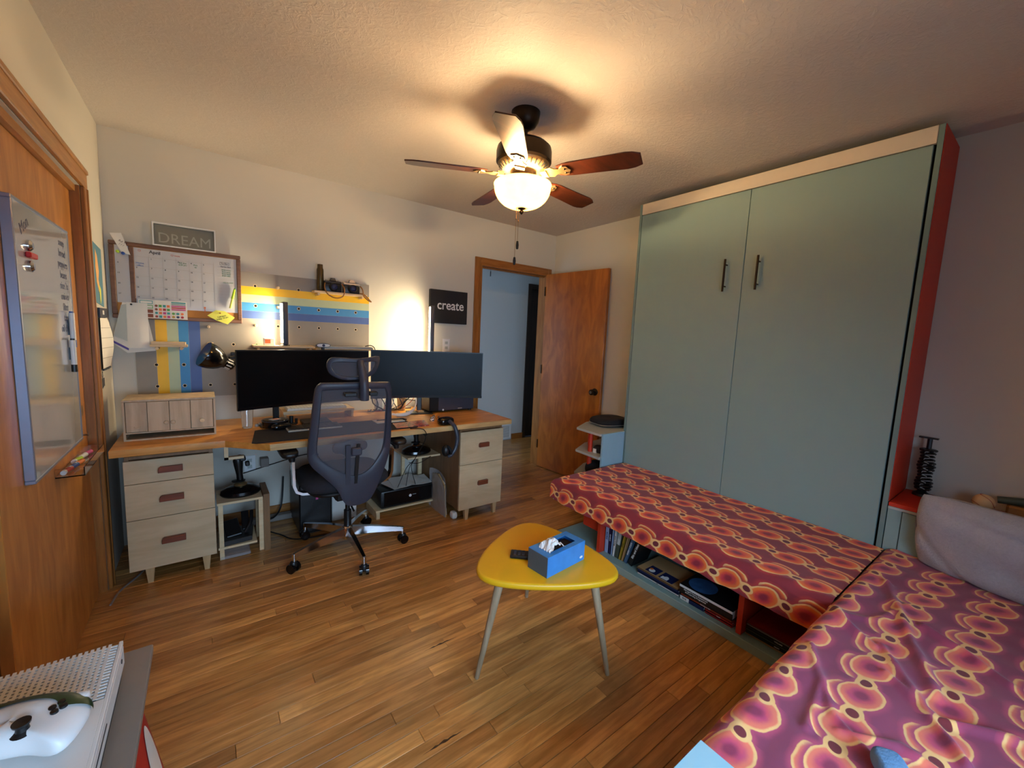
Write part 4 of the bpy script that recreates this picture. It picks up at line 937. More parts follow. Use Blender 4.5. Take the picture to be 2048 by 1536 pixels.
# wall sockets and plates under the desk
def outlet(x, z, label, plug=True):
    e = empty('wall_outlet', (x, 0, z), label, 'outlet')
    obj('plate', G().box(x - .035, x + .035, -.006, -.0005, z - .057, z + .057, bev=.002), WHITE, e)
    for s_ in (-1, 1): obj('socket', G().box(x - .014, x + .014, -.0075, -.006, z + s_ * .022 - .012, z + s_ * .022 + .012), PALE, e, smooth=False)
    if plug: obj('plug', G().box(x + .02, x + .075, -.06, -.008, z - .02, z + .04, bev=.004), BLACK, e)
outlet(.66, .42, 'white wall outlet behind the left joystick', False); outlet(2.16, 1.275, 'white switch plate on the wall below the black word sign', False)
thing1('tan_block', G().box(.72, .77, -.07, -.015, .40, .46, bev=.003), GREYP, 'small grey-tan adapter plugged in right of the left joystick', 'adapter')
thing1('power_strip', G().box(.62, .92, -.10, -.04, .0006, .04, bev=.006), GREYP, 'grey power strip on the floor behind the stand', 'power strip')
# tower computer behind the chair
tw = empty('computer_tower', (1.03, -.22, 0), 'black computer tower on the floor behind the chair', 'computer')
obj('body', G().box(.90, 1.10, -.42, -.05, .012, .35, bev=.008), BLACK, tw); obj('foot', G().box(.91, 1.09, -.40, -.06, 0, .012), BLACK, tw, smooth=False)
obj('sticker', G().box(.965, .99, -.4215, -.4205, .28, .292), SILVER, tw, smooth=False); obj('sticker', G().box(1.0, 1.015, -.4215, -.4205, .235, .25), PINKP, tw, smooth=False)
thing1('white_box', G().box(1.13, 1.30, -.30, -.08, .0006, .31, bev=.003), PAPER, 'white carton behind the chair right of the black tower', 'box')
# cables on the wall under the desk
def cbl(pts, label, r=.0032, m=RUBBER, grp=None): o = obj('cable', G().tube(pts, r, 6, smooth=6), m); return tag(o, label, 'cable', grp)
cbl([(.68, -.60, .706), (.72, -.40, .63), (.84, -.10, .585), (.98, -.03, .56), (1.02, -.02, .60)], 'black cable drooping from the desk underside left of the chair')
cbl([(.62, -.02, .36), (.80, -.02, .40), (1.0, -.02, .44), (1.1, -.02, .43)], 'black cable running along the wall left of the chair')
cbl([(.70, -.10, .20), (.72, -.13, .07), (.78, -.13, .045), (.84, -.06, .10), (.86, -.03, .30)], 'thick black cable curling up the wall beside the stand', .006)
cbl([(.735, -.24, .006), (.80, -.34, .006), (.88, -.46, .006), (1.12, -.50, .006)], 'black cable lying on the floor left of the tower', .004)
cbl([(.90, -.03, .53), (.93, -.03, .545), (.98, -.03, .55), (.98, -.03, .52), (.92, -.03, .51), (.90, -.03, .53)], 'small black loop hanging on the wall behind the armrest', .004)
cbl([(.155, -.30, .005), (.11, -.45, .005), (.05, -.58, .006), (.03, -.70, .006)], 'grey cable on the floor at the closet corner', .005, SILVER)
# right under-desk: joystick shelf, printer shelf
rs_ = empty('low_stand', (1.80, -.35, 0), 'small wood stand holding the black joystick near the right cabinet', 'stand')
obj('top', G().box(1.62, 1.885, -.48, -.13, .432, .446, bev=.001), PINE, rs_)
obj('leg', G().box(1.70, 1.725, -.165, -.14, 0, .4315), PINE, rs_, smooth=False); obj('leg', G().box(1.845, 1.875, -.165, -.14, 0, .4315), PINE, rs_, smooth=False)
joystick(1.735, -.365, .4466, 1.12, 'black throttle stick with a wide round base under the desk right of the chair', False)
ps = empty('printer_shelf', (1.62, -.3, 0), 'low wooden shelf board holding the black printer', 'shelf')
obj('board', G().box(1.40, 1.885, -.435, -.18, .052, .066, bev=.001), PINE, ps); obj('foot', G().box(1.405, 1.43, -.43, -.19, 0, .0515), PINE, ps, smooth=False); obj('foot', G().box(1.855, 1.88, -.43, -.19, 0, .0515), PINE, ps, smooth=False)
pr = empty('printer', (1.64, -.30, .066), 'black printer with a small white logo on the low shelf', 'printer')
obj('body', G().box(1.44, 1.868, -.425, -.19, .0665, .198, bev=.012, seg=2), BLACK, pr)
obj('front_panel', G().box(1.462, 1.862, -.4285, -.4255, .085, .190, bev=.002), BLACKG, pr)
obj('logo', G().lathe([(.011, 0), (.011, .001), (0, .0012)], (1.665, -.429, .135), 18, M=Matrix.Rotation(R(90), 4, 'X')), WHITE, pr); obj('logo', G().box(1.682, 1.712, -.4297, -.429, .1385, .1415), PALE, pr, smooth=False)
for i, (dx, rz_, z_) in enumerate(((0, .1, .1990), (.03, -.12, .2005), (-.03, .25, .2020))):
    o = obj('paper_sheet', G().grid(lambda a, c: (Matrix.Translation((1.68 + dx, -.305, z_)) @ Matrix.Rotation(rz_, 4, 'Z') @ Vector(((a - .5) * .30, (c - .5) * .21, .012 * math.sin(a * 3 + i) ** 2)))[:], 8, 4), PAPER, None, ang=80)
    tag(o, ('lowest', 'middle', 'topmost')[i] + ' of the white paper sheets lying on the black printer', 'paper', 'sheets on the printer')
for k, (xa, xb) in enumerate(((1.60, 1.56), (1.625, 1.625), (1.64, 1.70))):
    cbl([(1.54, -.79, .715), (1.61, -.80, .68), (1.60, -.66, .50), (xa, -.50, .38), (xb, -.44, .22)], ('left', 'middle', 'right')[k] + ' of the three thin black cords hanging in front of the printer', .0024, RUBBER, 'cords hanging under the desk right of the chair')
cbl([(1.50, -.795, .7495), (1.58, -.82, .742), (1.605, -.822, .70), (1.66, -.60, .67), (1.72, -.42, .62)], 'thin black cord looping over the desk edge beside the chair', .0028)
cbl([(1.62, -.50, .42), (1.70, -.50, .405), (1.80, -.49, .44)], 'thin black cord swinging under the joystick stand', .0025)
# bag of papers
pbg = empty('paper_bag', (1.90, -.52, 0), 'clear plastic bag of papers and cardboard against the right cabinet', 'bag')
obj('cardboard', G().prism([(-.65, 0), (-.40, 0), (-.42, .28), (-.52, .30), (-.62, .24)], 1.852, 1.862, ax=0), TAN, pbg, smooth=False)
obj('sheet', G().prism([(-.64, .01), (-.44, .01), (-.46, .29), (-.60, .25)], 1.866, 1.869, ax=0), PAPER, pbg, smooth=False)
bm_ = G().grid(lambda a, c: (1.842 + .036 * abs(math.sin(PI * a)) ** .4 * (1 if False else 1) * (1) + .006 * nzv(a * 6, c * 5, 2), -.66 + .27 * (a), .004 + c * (.31 - .10 * (1 - a) ** 3) + .004 * nzv(a * 9, c * 9)), 20, 20)
obj('film', bm_, FILM, pbg, ang=80); obj('film', G().grid(lambda a, c: (1.846 - .008 * math.sin(PI * a) + .004 * nzv(a * 6, c * 5, 8), -.66 + .27 * a, .004 + c * (.31 - .10 * (1 - a) ** 3)), 16, 16), FILM, pbg, ang=80)
thing1('scrunched_tissue', lens_bag(1.90, -.69, .0006, .022, .030, .045, 0), PAPER, 'small scrunched white tissue on the floor by the right cabinet', 'tissue', ang=80)

# ------------------------------------------------------------------ office chair
ch = empty('office_chair', (1.12, -.74, 0), 'grey mesh office chair with headrest and chrome star base in front of the desk', 'chair')
HX, HY = 1.12, -.74
hubm = G().lathe([(.0, .075), (.030, .075), (.036, .085), (.036, .135), (.030, .150), (.022, .158), (0, .158)], (HX, HY, 0), 28)
obj('hub', hubm, CHROME, ch)
obj('gas_lift', G().cyl((HX, HY, .156), (HX, HY, .26), .022, n=20).cyl((HX, HY, .26), (HX, HY, .40), .014, n=20), BLACK, ch)
for k in range(5):
    a = R(54 + 72 * k); c, s = math.cos(a), math.sin(a)
    def Q(r, t, z): return (HX + c * r - s * t, HY + s * r + c * t, z)
    vs = []; st = [(.028, .021, .150, .100), (.14, .018, .142, .100), (.27, .014, .122, .092), (.338, .012, .110, .086)]
    for r, w_, zt, zb in st: vs += [Q(r, -w_, zb), Q(r, w_, zb), Q(r, w_ * .7, zt), Q(r, -w_ * .7, zt)]
    fs = [(i * 4 + j, i * 4 + (j + 1) % 4, i * 4 + 4 + (j + 1) % 4, i * 4 + 4 + j) for i in range(3) for j in range(4)] + [(3, 2, 1, 0), (12, 13, 14, 15)]
    sp = obj('base_spoke', G().add(vs, fs).cyl(Q(.334, 0, .060), Q(.334, 0, .108), .011, n=12), CHROME, ch, ang=50)
    t = a + (1.1, -.5, .35, 1.3, 2.0)[k]; wx, wy = math.cos(t), math.sin(t); px, py, _ = Q(.338, 0, 0)
    cst = obj('caster', G().cyl((px - wx * .010, py - wy * .010, .029), (px - wx * .026, py - wy * .026, .029), .0275, n=22).cyl((px + wx * .010, py + wy * .010, .029), (px + wx * .026, py + wy * .026, .029), .0275, n=22)
        .cyl((px - wx * .012, py - wy * .012, .029), (px + wx * .012, py + wy * .012, .029), .010, n=12), BLACKG, ch)
    obj('caster_hood', G().lathe([(.0, .066), (.016, .064), (.022, .052), (.020, .036), (.012, .034)], (px, py, 0), 18), BLACK, ch)
# seat
def superell(cx, cy, ax, ay, e, n=40): return [(cx + ax * math.copysign(abs(math.cos(t)) ** e, math.cos(t)), cy + ay * math.copysign(abs(math.sin(t)) ** e, math.sin(t))) for t in [2 * PI * i / n for i in range(n)]]
obj('seat', G().prism(superell(1.10, -.695, .250, .222, .5), .445, .515, bev=.022), CHARF, ch, ang=60)
obj('seat_pan', G().prism(superell(1.10, -.695, .215, .20, .55), .415, .4445, bev=.01), BLACK, ch)
obj('tilt_mechanism', G().box(1.03, 1.20, -.83, -.64, .355, .4145, bev=.012), BLACK, ch)
obj('height_lever', G().tube([(1.10, -.83, .365), (1.10, -.90, .345), (1.105, -.93, .325)], .006, 8), BLACK, ch)
# backrest
def YP(x, z, off=0): return -.93 - (z - .4) * .10 + .55 * (x - 1.095) ** 2 + off
outer = [(.935, 1.091), (1.262, 1.087), (1.293, 1.072), (1.304, 1.035), (1.312, .88), (1.314, .72), (1.300, .62), (1.255, .49), (1.215, .405), (1.185, .372), (1.13, .360), (1.075, .366), (1.045, .395), (1.01, .475), (.945, .555), (.878, .632), (.862, .70), (.868, .80), (.880, .92), (.893, 1.045), (.905, 1.078)]
inner = [(.952, 1.052), (1.245, 1.050), (1.267, 1.036), (1.277, 1.0), (1.277, .88), (1.274, .76), (1.262, .675), (1.212, .595), (1.165, .557), (1.115, .545), (1.068, .556), (1.01, .592), (.95, .640), (.917, .680), (.906, .72), (.910, .80), (.917, .90), (.924, 1.0), (.932, 1.035)]
def crspline(pts, k):
    n = len(pts); o = []
    for i in range(n):
        a, b_, c, d = (Vector(pts[(i + j) % n]) for j in (-1, 0, 1, 2))
        for q in range(k):
            t = q / k; o.append(tuple(.5 * ((2 * b_) + (c - a) * t + (2 * a - 5 * b_ + 4 * c - d) * t * t + (3 * b_ - a - 3 * c + d) * t ** 3)))
    return o
def resample(pts, n):
    P = [Vector(p) for p in pts] + [Vector(pts[0])]; L = [0]
    for i in range(1, len(P)): L.append(L[-1] + (P[i] - P[i - 1]).length)
    o = []; j = 0
    for k in range(n):
        t = L[-1] * k / n
        while L[j + 1] < t: j += 1
        f = (t - L[j]) / max(1e-9, L[j + 1] - L[j]); o.append(P[j].lerp(P[j + 1], f))
    return o
def polar(pts, c, n):
    """radial resample so that the two outlines pair up by angle"""
    o = []; P = [Vector(p) - Vector(c) for p in pts]; m_ = len(P)
    for k in range(n):
        a = 2 * PI * k / n; d = Vector((math.cos(a), math.sin(a))); best = None
        for i in range(m_):
            p, q = P[i], P[(i + 1) % m_]; e = q - p; den = d.x * e.y - d.y * e.x
            if abs(den) < 1e-12: continue
            t = (p.x * e.y - p.y * e.x) / den; u = (p.x * d.y - p.y * d.x) / den
            if t > 0 and -1e-6 <= u <= 1 + 1e-6 and (best is None or t > best): best = t
        o.append((c[0] + d.x * best, c[1] + d.y * best))
    return o
def ring_frame(out, inn, c, yfun, th, n=110):
    O, I = polar(crspline(out, 4), c, n), polar(crspline(inn, 4), c, n); g = G(); vs = []
    for k in range(n):
        ox, oz = O[k]; ix, iz = I[k]; mx_, mz_ = (ox + ix) / 2, (oz + iz) / 2
        e = .15
        def mixp(f): return (ox + (ix - ox) * f, oz + (iz - oz) * f)
        for (f, off) in ((0, 0), (.0, th * .35), (e, th * .5), (1 - e, th * .5), (1, th * .3), (1, -th * .3), (1 - e, -th * .5), (e, -th * .5), (0, -th * .35)):
            x, z = mixp(f); vs.append((x, yfun(x, z) + off, z))
    m_ = 9
    fs = [(k * m_ + j, k * m_ + (j + 1) % m_, ((k + 1) % n) * m_ + (j + 1) % m_, ((k + 1) % n) * m_ + j) for k in range(n) for j in range(m_)]
    return g.add(vs, fs), I
CB = (1.095, .80)
fr, I_ = ring_frame(outer, inner, CB, YP, .034)
obj('back_frame', fr, CHARC, ch, ang=50)
def fill(I, c, yfun, rings=8):
    vs = [(c[0], yfun(*c), c[1])]; n = len(I)
    for r_ in range(1, rings + 1):
        for (x, z) in I: X = c[0] + (x - c[0]) * 1.02 * r_ / rings; Z = c[1] + (z - c[1]) * 1.02 * r_ / rings; vs.append((X, yfun(X, Z), Z))
    fs = [(0, 1 + k, 1 + (k + 1) % n) for k in range(n)]
    for r_ in range(rings - 1):
        b_ = 1 + r_ * n; fs += [(b_ + k, b_ + n + k, b_ + n + (k + 1) % n, b_ + (k + 1) % n) for k in range(n)]
    return G().add(vs, fs)
obj('back_mesh', fill(I_, CB, YP), MESHM, ch, ang=80)
# lumbar pad and its strap
lum = [(.992, .705), (1.000, .735), (1.040, .744), (1.090, .752), (1.135, .746), (1.172, .736), (1.184, .712), (1.176, .688), (1.145, .678), (1.115, .655), (1.070, .652), (1.045, .672), (1.005, .680)]
lp = [(x, z) for x, z in crspline(lum, 3)]
g = G(); g.prism(lp, 0, .020, ax=1, bev=.004); g.v = [(x, YP(x, z, .030) + y_, z) for (x, y_, z) in g.v]; obj('lumbar_pad', g, CHARC, ch, ang=50)
def strip(x0, z0, x1, z1, w_, off, th, n=8):
    g = G(); vs = []
    for i in range(n + 1):
        t = i / n; x = x0 + (x1 - x0) * t; z = z0 + (z1 - z0) * t; y_ = YP(x, z, off)
        vs += [(x - w_, y_, z), (x + w_, y_, z), (x + w_, y_ + th, z), (x - w_, y_ + th, z)]
    fs = [(i * 4 + j, i * 4 + (j + 1) % 4, i * 4 + 4 + (j + 1) % 4, i * 4 + 4 + j) for i in range(n) for j in range(4)] + [(3, 2, 1, 0), tuple(n * 4 + j for j in range(4))]
    return g.add(vs, fs)
obj('lumbar_strut', strip(1.062, .735, 1.066, .50, .013, -.018, .012), CHARC, ch); obj('lumbar_strut', strip(1.118, .735, 1.108, .50, .009, -.018, .012), BLACK, ch)
obj('lumbar_lock', G().box(1.078, 1.135, YP(1.1, .70, -.030), YP(1.1, .70, -.012), .672, .718, bev=.006), CHARC, ch)
# spine to the seat
obj('back_bracket', G().box(1.06, 1.16, -.945, -.80, .385, .425, bev=.010), BLACK, ch)
# headrest
ho = [(.972, 1.224), (1.02, 1.226), (1.10, 1.222), (1.17, 1.228), (1.222, 1.236), (1.232, 1.222), (1.222, 1.172), (1.198, 1.135), (1.150, 1.112), (1.09, 1.104), (1.03, 1.106), (.985, 1.124), (.960, 1.150), (.953, 1.190)]
hi = [(.985, 1.200), (1.03, 1.202), (1.10, 1.200), (1.16, 1.202), (1.200, 1.206), (1.207, 1.196), (1.198, 1.172), (1.178, 1.146), (1.140, 1.128), (1.09, 1.122), (1.04, 1.124), (1.002, 1.138), (.982, 1.158), (.975, 1.184)]
def YH(x, z, off=0): return -.985 - (z - 1.1) * .10 + 1.1 * (x - 1.095) ** 2 + off
hf, HI = ring_frame(ho, hi, (1.095, 1.165), YH, .026, 80)
hr = obj('headrest', hf, CHARC, ch, ang=50); obj('headrest_mesh', fill(HI, (1.095, 1.165), YH, 4), MESHM, hr, ang=80)
obj('headrest_post', G().tube([(1.118, YH(1.1, 1.205, -.016), 1.208), (1.118, YH(1.1, 1.18, -.034), 1.178), (1.122, YH(1.1, 1.14, -.048), 1.135), (1.126, -1.052, 1.08), (1.128, -1.046, .998)], [.019, .020, .022, .024, .025], 14, smooth=5), CHARC, ch, ang=60)
for (xa, xb) in ((1.028, 1.092), (1.158, 1.205)): obj('headrest_clamp', G().box(xa, xb, -1.040, -1.012, 1.018, 1.040, bev=.004), BLACK, ch)
# armrests
for s_, xp in ((-1, .800), (1, 1.415)):
    am = empty('tmp', (0, 0, 0)); bpy.data.objects.remove(am)
    px0, px1 = xp - .045, xp + .045
    pad_ = obj('armrest_pad', G().prism(superell(xp + .006 * s_, -.735, .046, .125, .55), .664, .694, bev=.008), BLACK, ch, ang=60)
    obj('armrest_neck', G().tube([(xp + .012 * -s_ * .5, -.735, .664), (xp + .014, -.738, .635), (xp + .016, -.74, .612)], [.026, .020, .015], 12), BLACK, ch)
    k = 1 if s_ < 0 else -1
    xs_ = xp + .018 * k
    pts = [(xs_, -.742, .616), (xs_ + .001 * k, -.742, .55), (xs_ + .004 * k, -.742, .47), (xs_ + .016 * k, -.742, .435), (xs_ + .045 * k, -.742, .418), (xs_ + .115 * k, -.742, .410)]
    g = G(); vs = []
    P3 = []
    P_ = [Vector(q) for q in pts]
    for i, p in enumerate(P_):
        d = (P_[min(i + 1, 5)] - P_[max(i - 1, 0)]).normalized(); nn = Vector((d.z, 0, -d.x)) * .0075
        for q, yy in ((-1, -.024), (1, -.024), (1, .024), (-1, .024)): vs.append((p.x + nn.x * q, p.y + yy, p.z + nn.z * q))
    fs = [(i * 4 + j, i * 4 + (j + 1) % 4, i * 4 + 4 + (j + 1) % 4, i * 4 + 4 + j) for i in range(5) for j in range(4)] + [(3, 2, 1, 0), (20, 21, 22, 23)]
    obj('armrest_bracket', g.add(vs, fs), CHROME, ch, ang=50, label='chrome armrest bracket')

# ------------------------------------------------------------------ yellow side table
tbx = empty('side_table', (1.58, -2.05, 0), 'yellow rounded triangular side table on three tapered wooden legs', 'table')
cor = [(1.272, -2.02), (1.740, -1.770), (1.752, -2.330)]
def rtri(cor, bulge, rr_, n=18):
    C = Vector((sum(p[0] for p in cor) / 3, sum(p[1] for p in cor) / 3)); o = []
    P = [Vector(p) for p in cor]; pts = []
    for i in range(3):
        a, b_ = P[i], P[(i + 1) % 3]; m_ = (a + b_) / 2; n_ = (m_ - C).normalized()
        for k in range(n): t = k / n; pts.append(a.lerp(b_, t) + n_ * (bulge * 4 * t * (1 - t)))
    for _ in range(rr_): pts = [(pts[i - 1] + pts[i] * 2 + pts[(i + 1) % len(pts)]) / 4 for i in range(len(pts))]
    return [(p.x, p.y) for p in pts]
rt = rtri([(1.225, -2.025), (1.765, -1.725), (1.782, -2.375)], .052, 14)[::-1]
def top_slab(pts, z0, z1, ins):
    g = G(); n = len(pts); C = (sum(p[0] for p in pts) / n, sum(p[1] for p in pts) / n); vs = []
    prof = [(-.018, z0), (-.005, z0 + .003), (0, z0 + .012), (0, z1 - .008), (-.002, z1 - .003), (-.007, z1 - .0008), (-.014, z1)]
    for ins_, z in prof:
        for (x, y_) in pts: d = math.hypot(x - C[0], y_ - C[1]); f = 1 + ins_ / d; vs.append((C[0] + (x - C[0]) * f, C[1] + (y_ - C[1]) * f, z))
    fs = [(k * n + i, k * n + (i + 1) % n, (k + 1) * n + (i + 1) % n, (k + 1) * n + i) for k in range(len(prof) - 1) for i in range(n)]
    fs += [list(range(n))[::-1], [(len(prof) - 1) * n + i for i in range(n)]]
    return g.add(vs, fs)
obj('tabletop', top_slab(rt, .413, .442, 0), YELLOW, tbx, ang=50)
for (fx, fy, tx_, ty_) in ((1.277, -2.036, 1.372, -2.045), (1.738, -2.322, 1.688, -2.255), (1.775, -1.735, 1.700, -1.825)):
    obj('leg', G().cyl((fx, fy, 0), (tx_, ty_, .4135), .0095, .0185, n=18), BEECH, tbx)
# tissue box
TB = Matrix.Translation((1.594, -2.130, .4425)) @ Matrix.Rotation(R(5.5), 4, 'Z')
tz = empty('tissue_box', (1.594, -2.130, .4425), 'blue cardboard tissue box with a white tissue on the yellow table', 'box')
obj('carton', G().box(-.116, .116, -.0535, -.0525, 0, .084, m=0, M=TB).box(-.116, .116, .0525, .0535, 0, .084, M=TB).box(.115, .116, -.0525, .0525, 0, .084, M=TB).box(-.1155, .1155, -.0525, .0525, 0, .001, M=TB)
    .box(-.116, .116, -.0535, -.030, .084, .085, M=TB).box(-.116, .116, .030, .0535, .084, .085, M=TB).box(-.116, -.080, -.030, .030, .084, .085, M=TB).box(.080, .116, -.030, .030, .084, .085, M=TB), BLUEBOX, tz, smooth=False)
obj('end_flap', G().box(-.1165, -.115, -.0535, .0535, 0, .0835, M=TB), GREYBOX, tz, smooth=False, label='dark end of the carton')
obj('opening', G().box(-.080, .080, -.030, .030, .070, .072, M=TB), BRONZE, tz, smooth=False, label='dark opening')
obj('logo', G().lathe([(0, 0), (.010, .0), (.010, .0006), (0, .0007)], (0, 0, 0), 16, M=TB @ Matrix.Translation((.095, -.0538, .018)) @ Matrix.Rotation(R(90), 4, 'X'), sy=.55), WHITE, tz, smooth=False)
def tis(a, c):
    x = -.085 + .095 * a; y_ = -.035 + .06 * c
    z = .086 + .035 * math.sin(PI * min(1, a * 1.05)) * (.6 + .4 * math.sin(c * 3)) * 1 + .012 * nzv(a * 5, c * 5, 3) + .006 * nzv(a * 13, c * 13, 6)
    return (TB @ Vector((x, y_ + .01 * nzv(a * 4, c * 3, 9), z)))[:]
obj('tissue', G().grid(tis, 22, 18), TISSUE, tz, smooth=False)
rm = empty('remote_control', (1.52, -2.02, .4425), 'black remote control half behind the blue tissue box', 'remote')
RM = Matrix.Translation((1.520, -2.030, .4426)) @ Matrix.Rotation(R(-42), 4, 'Z')
obj('body', G().box(-.075, .09, -.026, .026, .0, .016, bev=.005, seg=2, M=RM), BLACK, rm)
g = G()
for i in range(7):
    for j in range(3): g.box(-.06 + i * .018, -.05 + i * .018, -.018 + j * .014, -.009 + j * .014, .0161, .018, M=RM)
o = obj('buttons', g, CHARC, rm, smooth=False); o['kind'] = 'stuff'

# ------------------------------------------------------------------ ceiling fan
fn = empty('ceiling_fan', (FANX, FANY, H), 'five-bladed dark ceiling fan with a lit glass bowl lamp', 'fan')
FC = (FANX, FANY, 0)
obj('canopy', G().lathe([(0, 2.352), (.020, 2.352), (.045, 2.362), (.062, 2.385), (.066, 2.41), (.068, 2.4295), (0, 2.4295)], FC, 40), BRONZE, fn)
obj('downrod', G().cyl((FANX, FANY, 2.29), (FANX, FANY, 2.356), .013, n=18), BRONZE, fn)
obj('motor_housing', G().lathe([(0, 2.302), (.030, 2.302), (.060, 2.296), (.110, 2.284), (.128, 2.268), (.132, 2.250), (.132, 2.205), (.124, 2.196), (.0, 2.196)], FC, 48), BRONZE, fn)
vr = obj('vent_ring', G().lathe([(.122, 2.1955), (.118, 2.186), (.098, 2.168), (.080, 2.164), (0, 2.164)], FC, 48), BRONZEL, fn, label='aged brass vented ring')
for k in range(30):
    a = 2 * PI * k / 30; c, s = math.cos(a), math.sin(a)
    obj('vent_slot_shade', G().tube([(FANX + c * .117, FANY + s * .117, 2.1835), (FANX + c * .100, FANY + s * .100, 2.1695)], .0038, 4), HOLE_SHADE, vr, smooth=False)  # dark bars laid on the ring as the shade in its vents
obj('switch_cup', G().lathe([(.062, 2.1635), (.064, 2.158), (.060, 2.142), (.066, 2.134), (.060, 2.126), (0, 2.126)], FC, 36), BRONZE, fn)
obj('lamp_rod', G().cyl((FANX, FANY, 1.995), (FANX, FANY, 2.1255), .006, n=12), BRONZE, fn)
bw = []
for i in range(16):
    t = i / 15; r = .136 * math.sin(t * PI / 2) ** .72; z = 1.994 + .100 * (1 - math.cos(t * PI / 2)) ** .95; bw.append((max(r, .008), z))
bw += [(.139, 2.102), (.136, 2.107), (.133, 2.102)] + [(max(r - .005, .008), z + .004) for r, z in bw[::-1][0:]]
obj('lamp_bowl', G().lathe(bw, FC, 56), BOWL, fn, ang=60, label='glowing cream glass bowl')
obj('finial', G().lathe([(0, 1.966), (.004, 1.968), (.010, 1.976), (.011, 1.982), (.006, 1.986), (.012, 1.990), (.022, 1.996), (.026, 2.004), (.024, 2.008), (0, 2.008)], FC, 28), BRONZE, fn)
for k in range(3):
    a = R(30 + 120 * k); obj('lamp_holder', G().cyl((FANX + .010 * math.cos(a), FANY + .010 * math.sin(a), 2.100), (FANX + .024 * math.cos(a), FANY + .024 * math.sin(a), 2.098), .010, n=12), WHITE, fn)
def chain(x, y_, z0, z1, fob):
    c = obj('pull_chain', G().cyl((x, y_, z1), (x, y_, z0), .0012, n=6), BRONZEL, fn)
    obj('chain_link', G().ball((x, y_, (z0 * .6 + z1 * .4)), .003, 8, 6), BRONZE, c)
    obj('fob', G().lathe([(0, z1 - fob), (.006, z1 - fob + .003), (.0075, z1 - fob * .5), (.005, z1 - .003), (0, z1)], (x, y_, 0), 12), BLACK, c)
chain(FANX - .008, FANY + .012, 1.995, 1.845, .042); chain(FANX - .026, FANY + .006, 2.06, 1.765, .040)
for k in range(5):
    a = R(9.5 + 72 * k)
    e = obj('blade', G(), BLADE, fn) if False else None
    M = Matrix.Translation((FANX, FANY, 2.148)) @ Matrix.Rotation(a, 4, 'Z') @ Matrix.Rotation(R(-11), 4, 'X')
    n = 12; up = []
    for i in range(n + 1):
        x = .175 + .375 * i / n; hw = .047 + .013 * (i / n)
        if i >= n - 2: hw -= (.0, .006, .022)[i - n + 2]
        if i < 2: hw -= (.014, .004)[i]
        up.append((x, hw))
    pts = up + [(x, -h_) for x, h_ in up[::-1]]
    bd = obj('blade', G().prism(pts, -.003, .003, bev=.0012, M=M), BLADE, fn)
    iron = [(.10, .016), (.13, .030), (.150, .036), (.165, .022), (.185, .018), (.205, .034), (.225, .030), (.232, .012), (.240, 0)]
    iron = iron + [(x, -y_) for x, y_ in iron[::-1][1:]]
    obj('blade_iron', G().prism(iron, -.0075, -.0032, bev=.001, M=M).prism([(.095, .02), (.125, .026), (.125, -.026), (.095, -.02)], -.012, .004, M=M), BRONZEL, bd, label='ornate brass blade iron')
    obj('screw', G().lathe([(.005, 0), (.004, -.003), (0, -.0035)], (0, 0, 0), 10, M=M @ Matrix.Translation((.213, .014, -.0076))).lathe([(.005, 0), (.004, -.003), (0, -.0035)], (0, 0, 0), 10, M=M @ Matrix.Translation((.213, -.014, -.0076))), BRONZE, bd)

# ------------------------------------------------------------------ pegboard on the back wall
pg = empty('pegboard', (.8, -.01, .908), 'plywood pegboard painted with grey, yellow, sage and blue stripes above the desk', 'pegboard')
zs = [1.725, 1.590, 1.529, 1.474, 1.425, .908]   # grey | yellow | sage | blue | navy | grey, from the top
hm = [PG, PY, PS, PB, PD, PG]; xl = .106; x1_ = 1.474; zb = .908
zr = [1.725, 1.652 - .055, 1.540, 1.484, 1.427]
zr = [1.725, 1.5985, 1.541, 1.484, 1.4275]
g = G()
xv = [.106, .254, .308, .362, .414]   # left edges of the vertical stripes, mirrored turn hidden under the cork board
HZ = [(1.725, 1.632, PG), (1.632, 1.580, PY), (1.580, 1.527, PS), (1.527, 1.472, PB), (1.472, 1.421, PD)]
VX = [(.106, .200, PG), (.200, .254, PY), (.254, .308, PS), (.308, .358, PB), (.358, .416, PD)]
def stripe(poly, m_, lab=None): return obj('stripe', G().prism(poly, -.0200, -.0194, ax=1), m_, pg, smooth=False, label=lab)
obj('board', G().box(xl, x1_, -.0194, -.001, zb, 1.725, bev=.0008), PINE, pg)
names = ['grey', 'yellow', 'sage green', 'bright blue', 'navy blue']
for (za, zb_, m_), (xa, xb, _), nm in zip(HZ, VX, names):
    stripe([(xa + .0005, zb + .0005), (xb - .0002, zb + .0005), (xb - .0002, zb_ + .0002), (x1_ - .0005, zb_ + .0002), (x1_ - .0005, za - .0002), (xa + .0005, za - .0002)], m_, nm + ' painted stripe')
stripe([(.4162, zb + .0005), (x1_ - .0005, zb + .0005), (x1_ - .0005, 1.4208), (.4162, 1.4208)], PG, 'grey painted field')
HXs = [.197 + .1306 * k for k in range(10)]; HZs = [1.638, 1.507, 1.377, 1.246, 1.113, .981]
occupied = {(5, 0), (5, 1), (6, 2)}
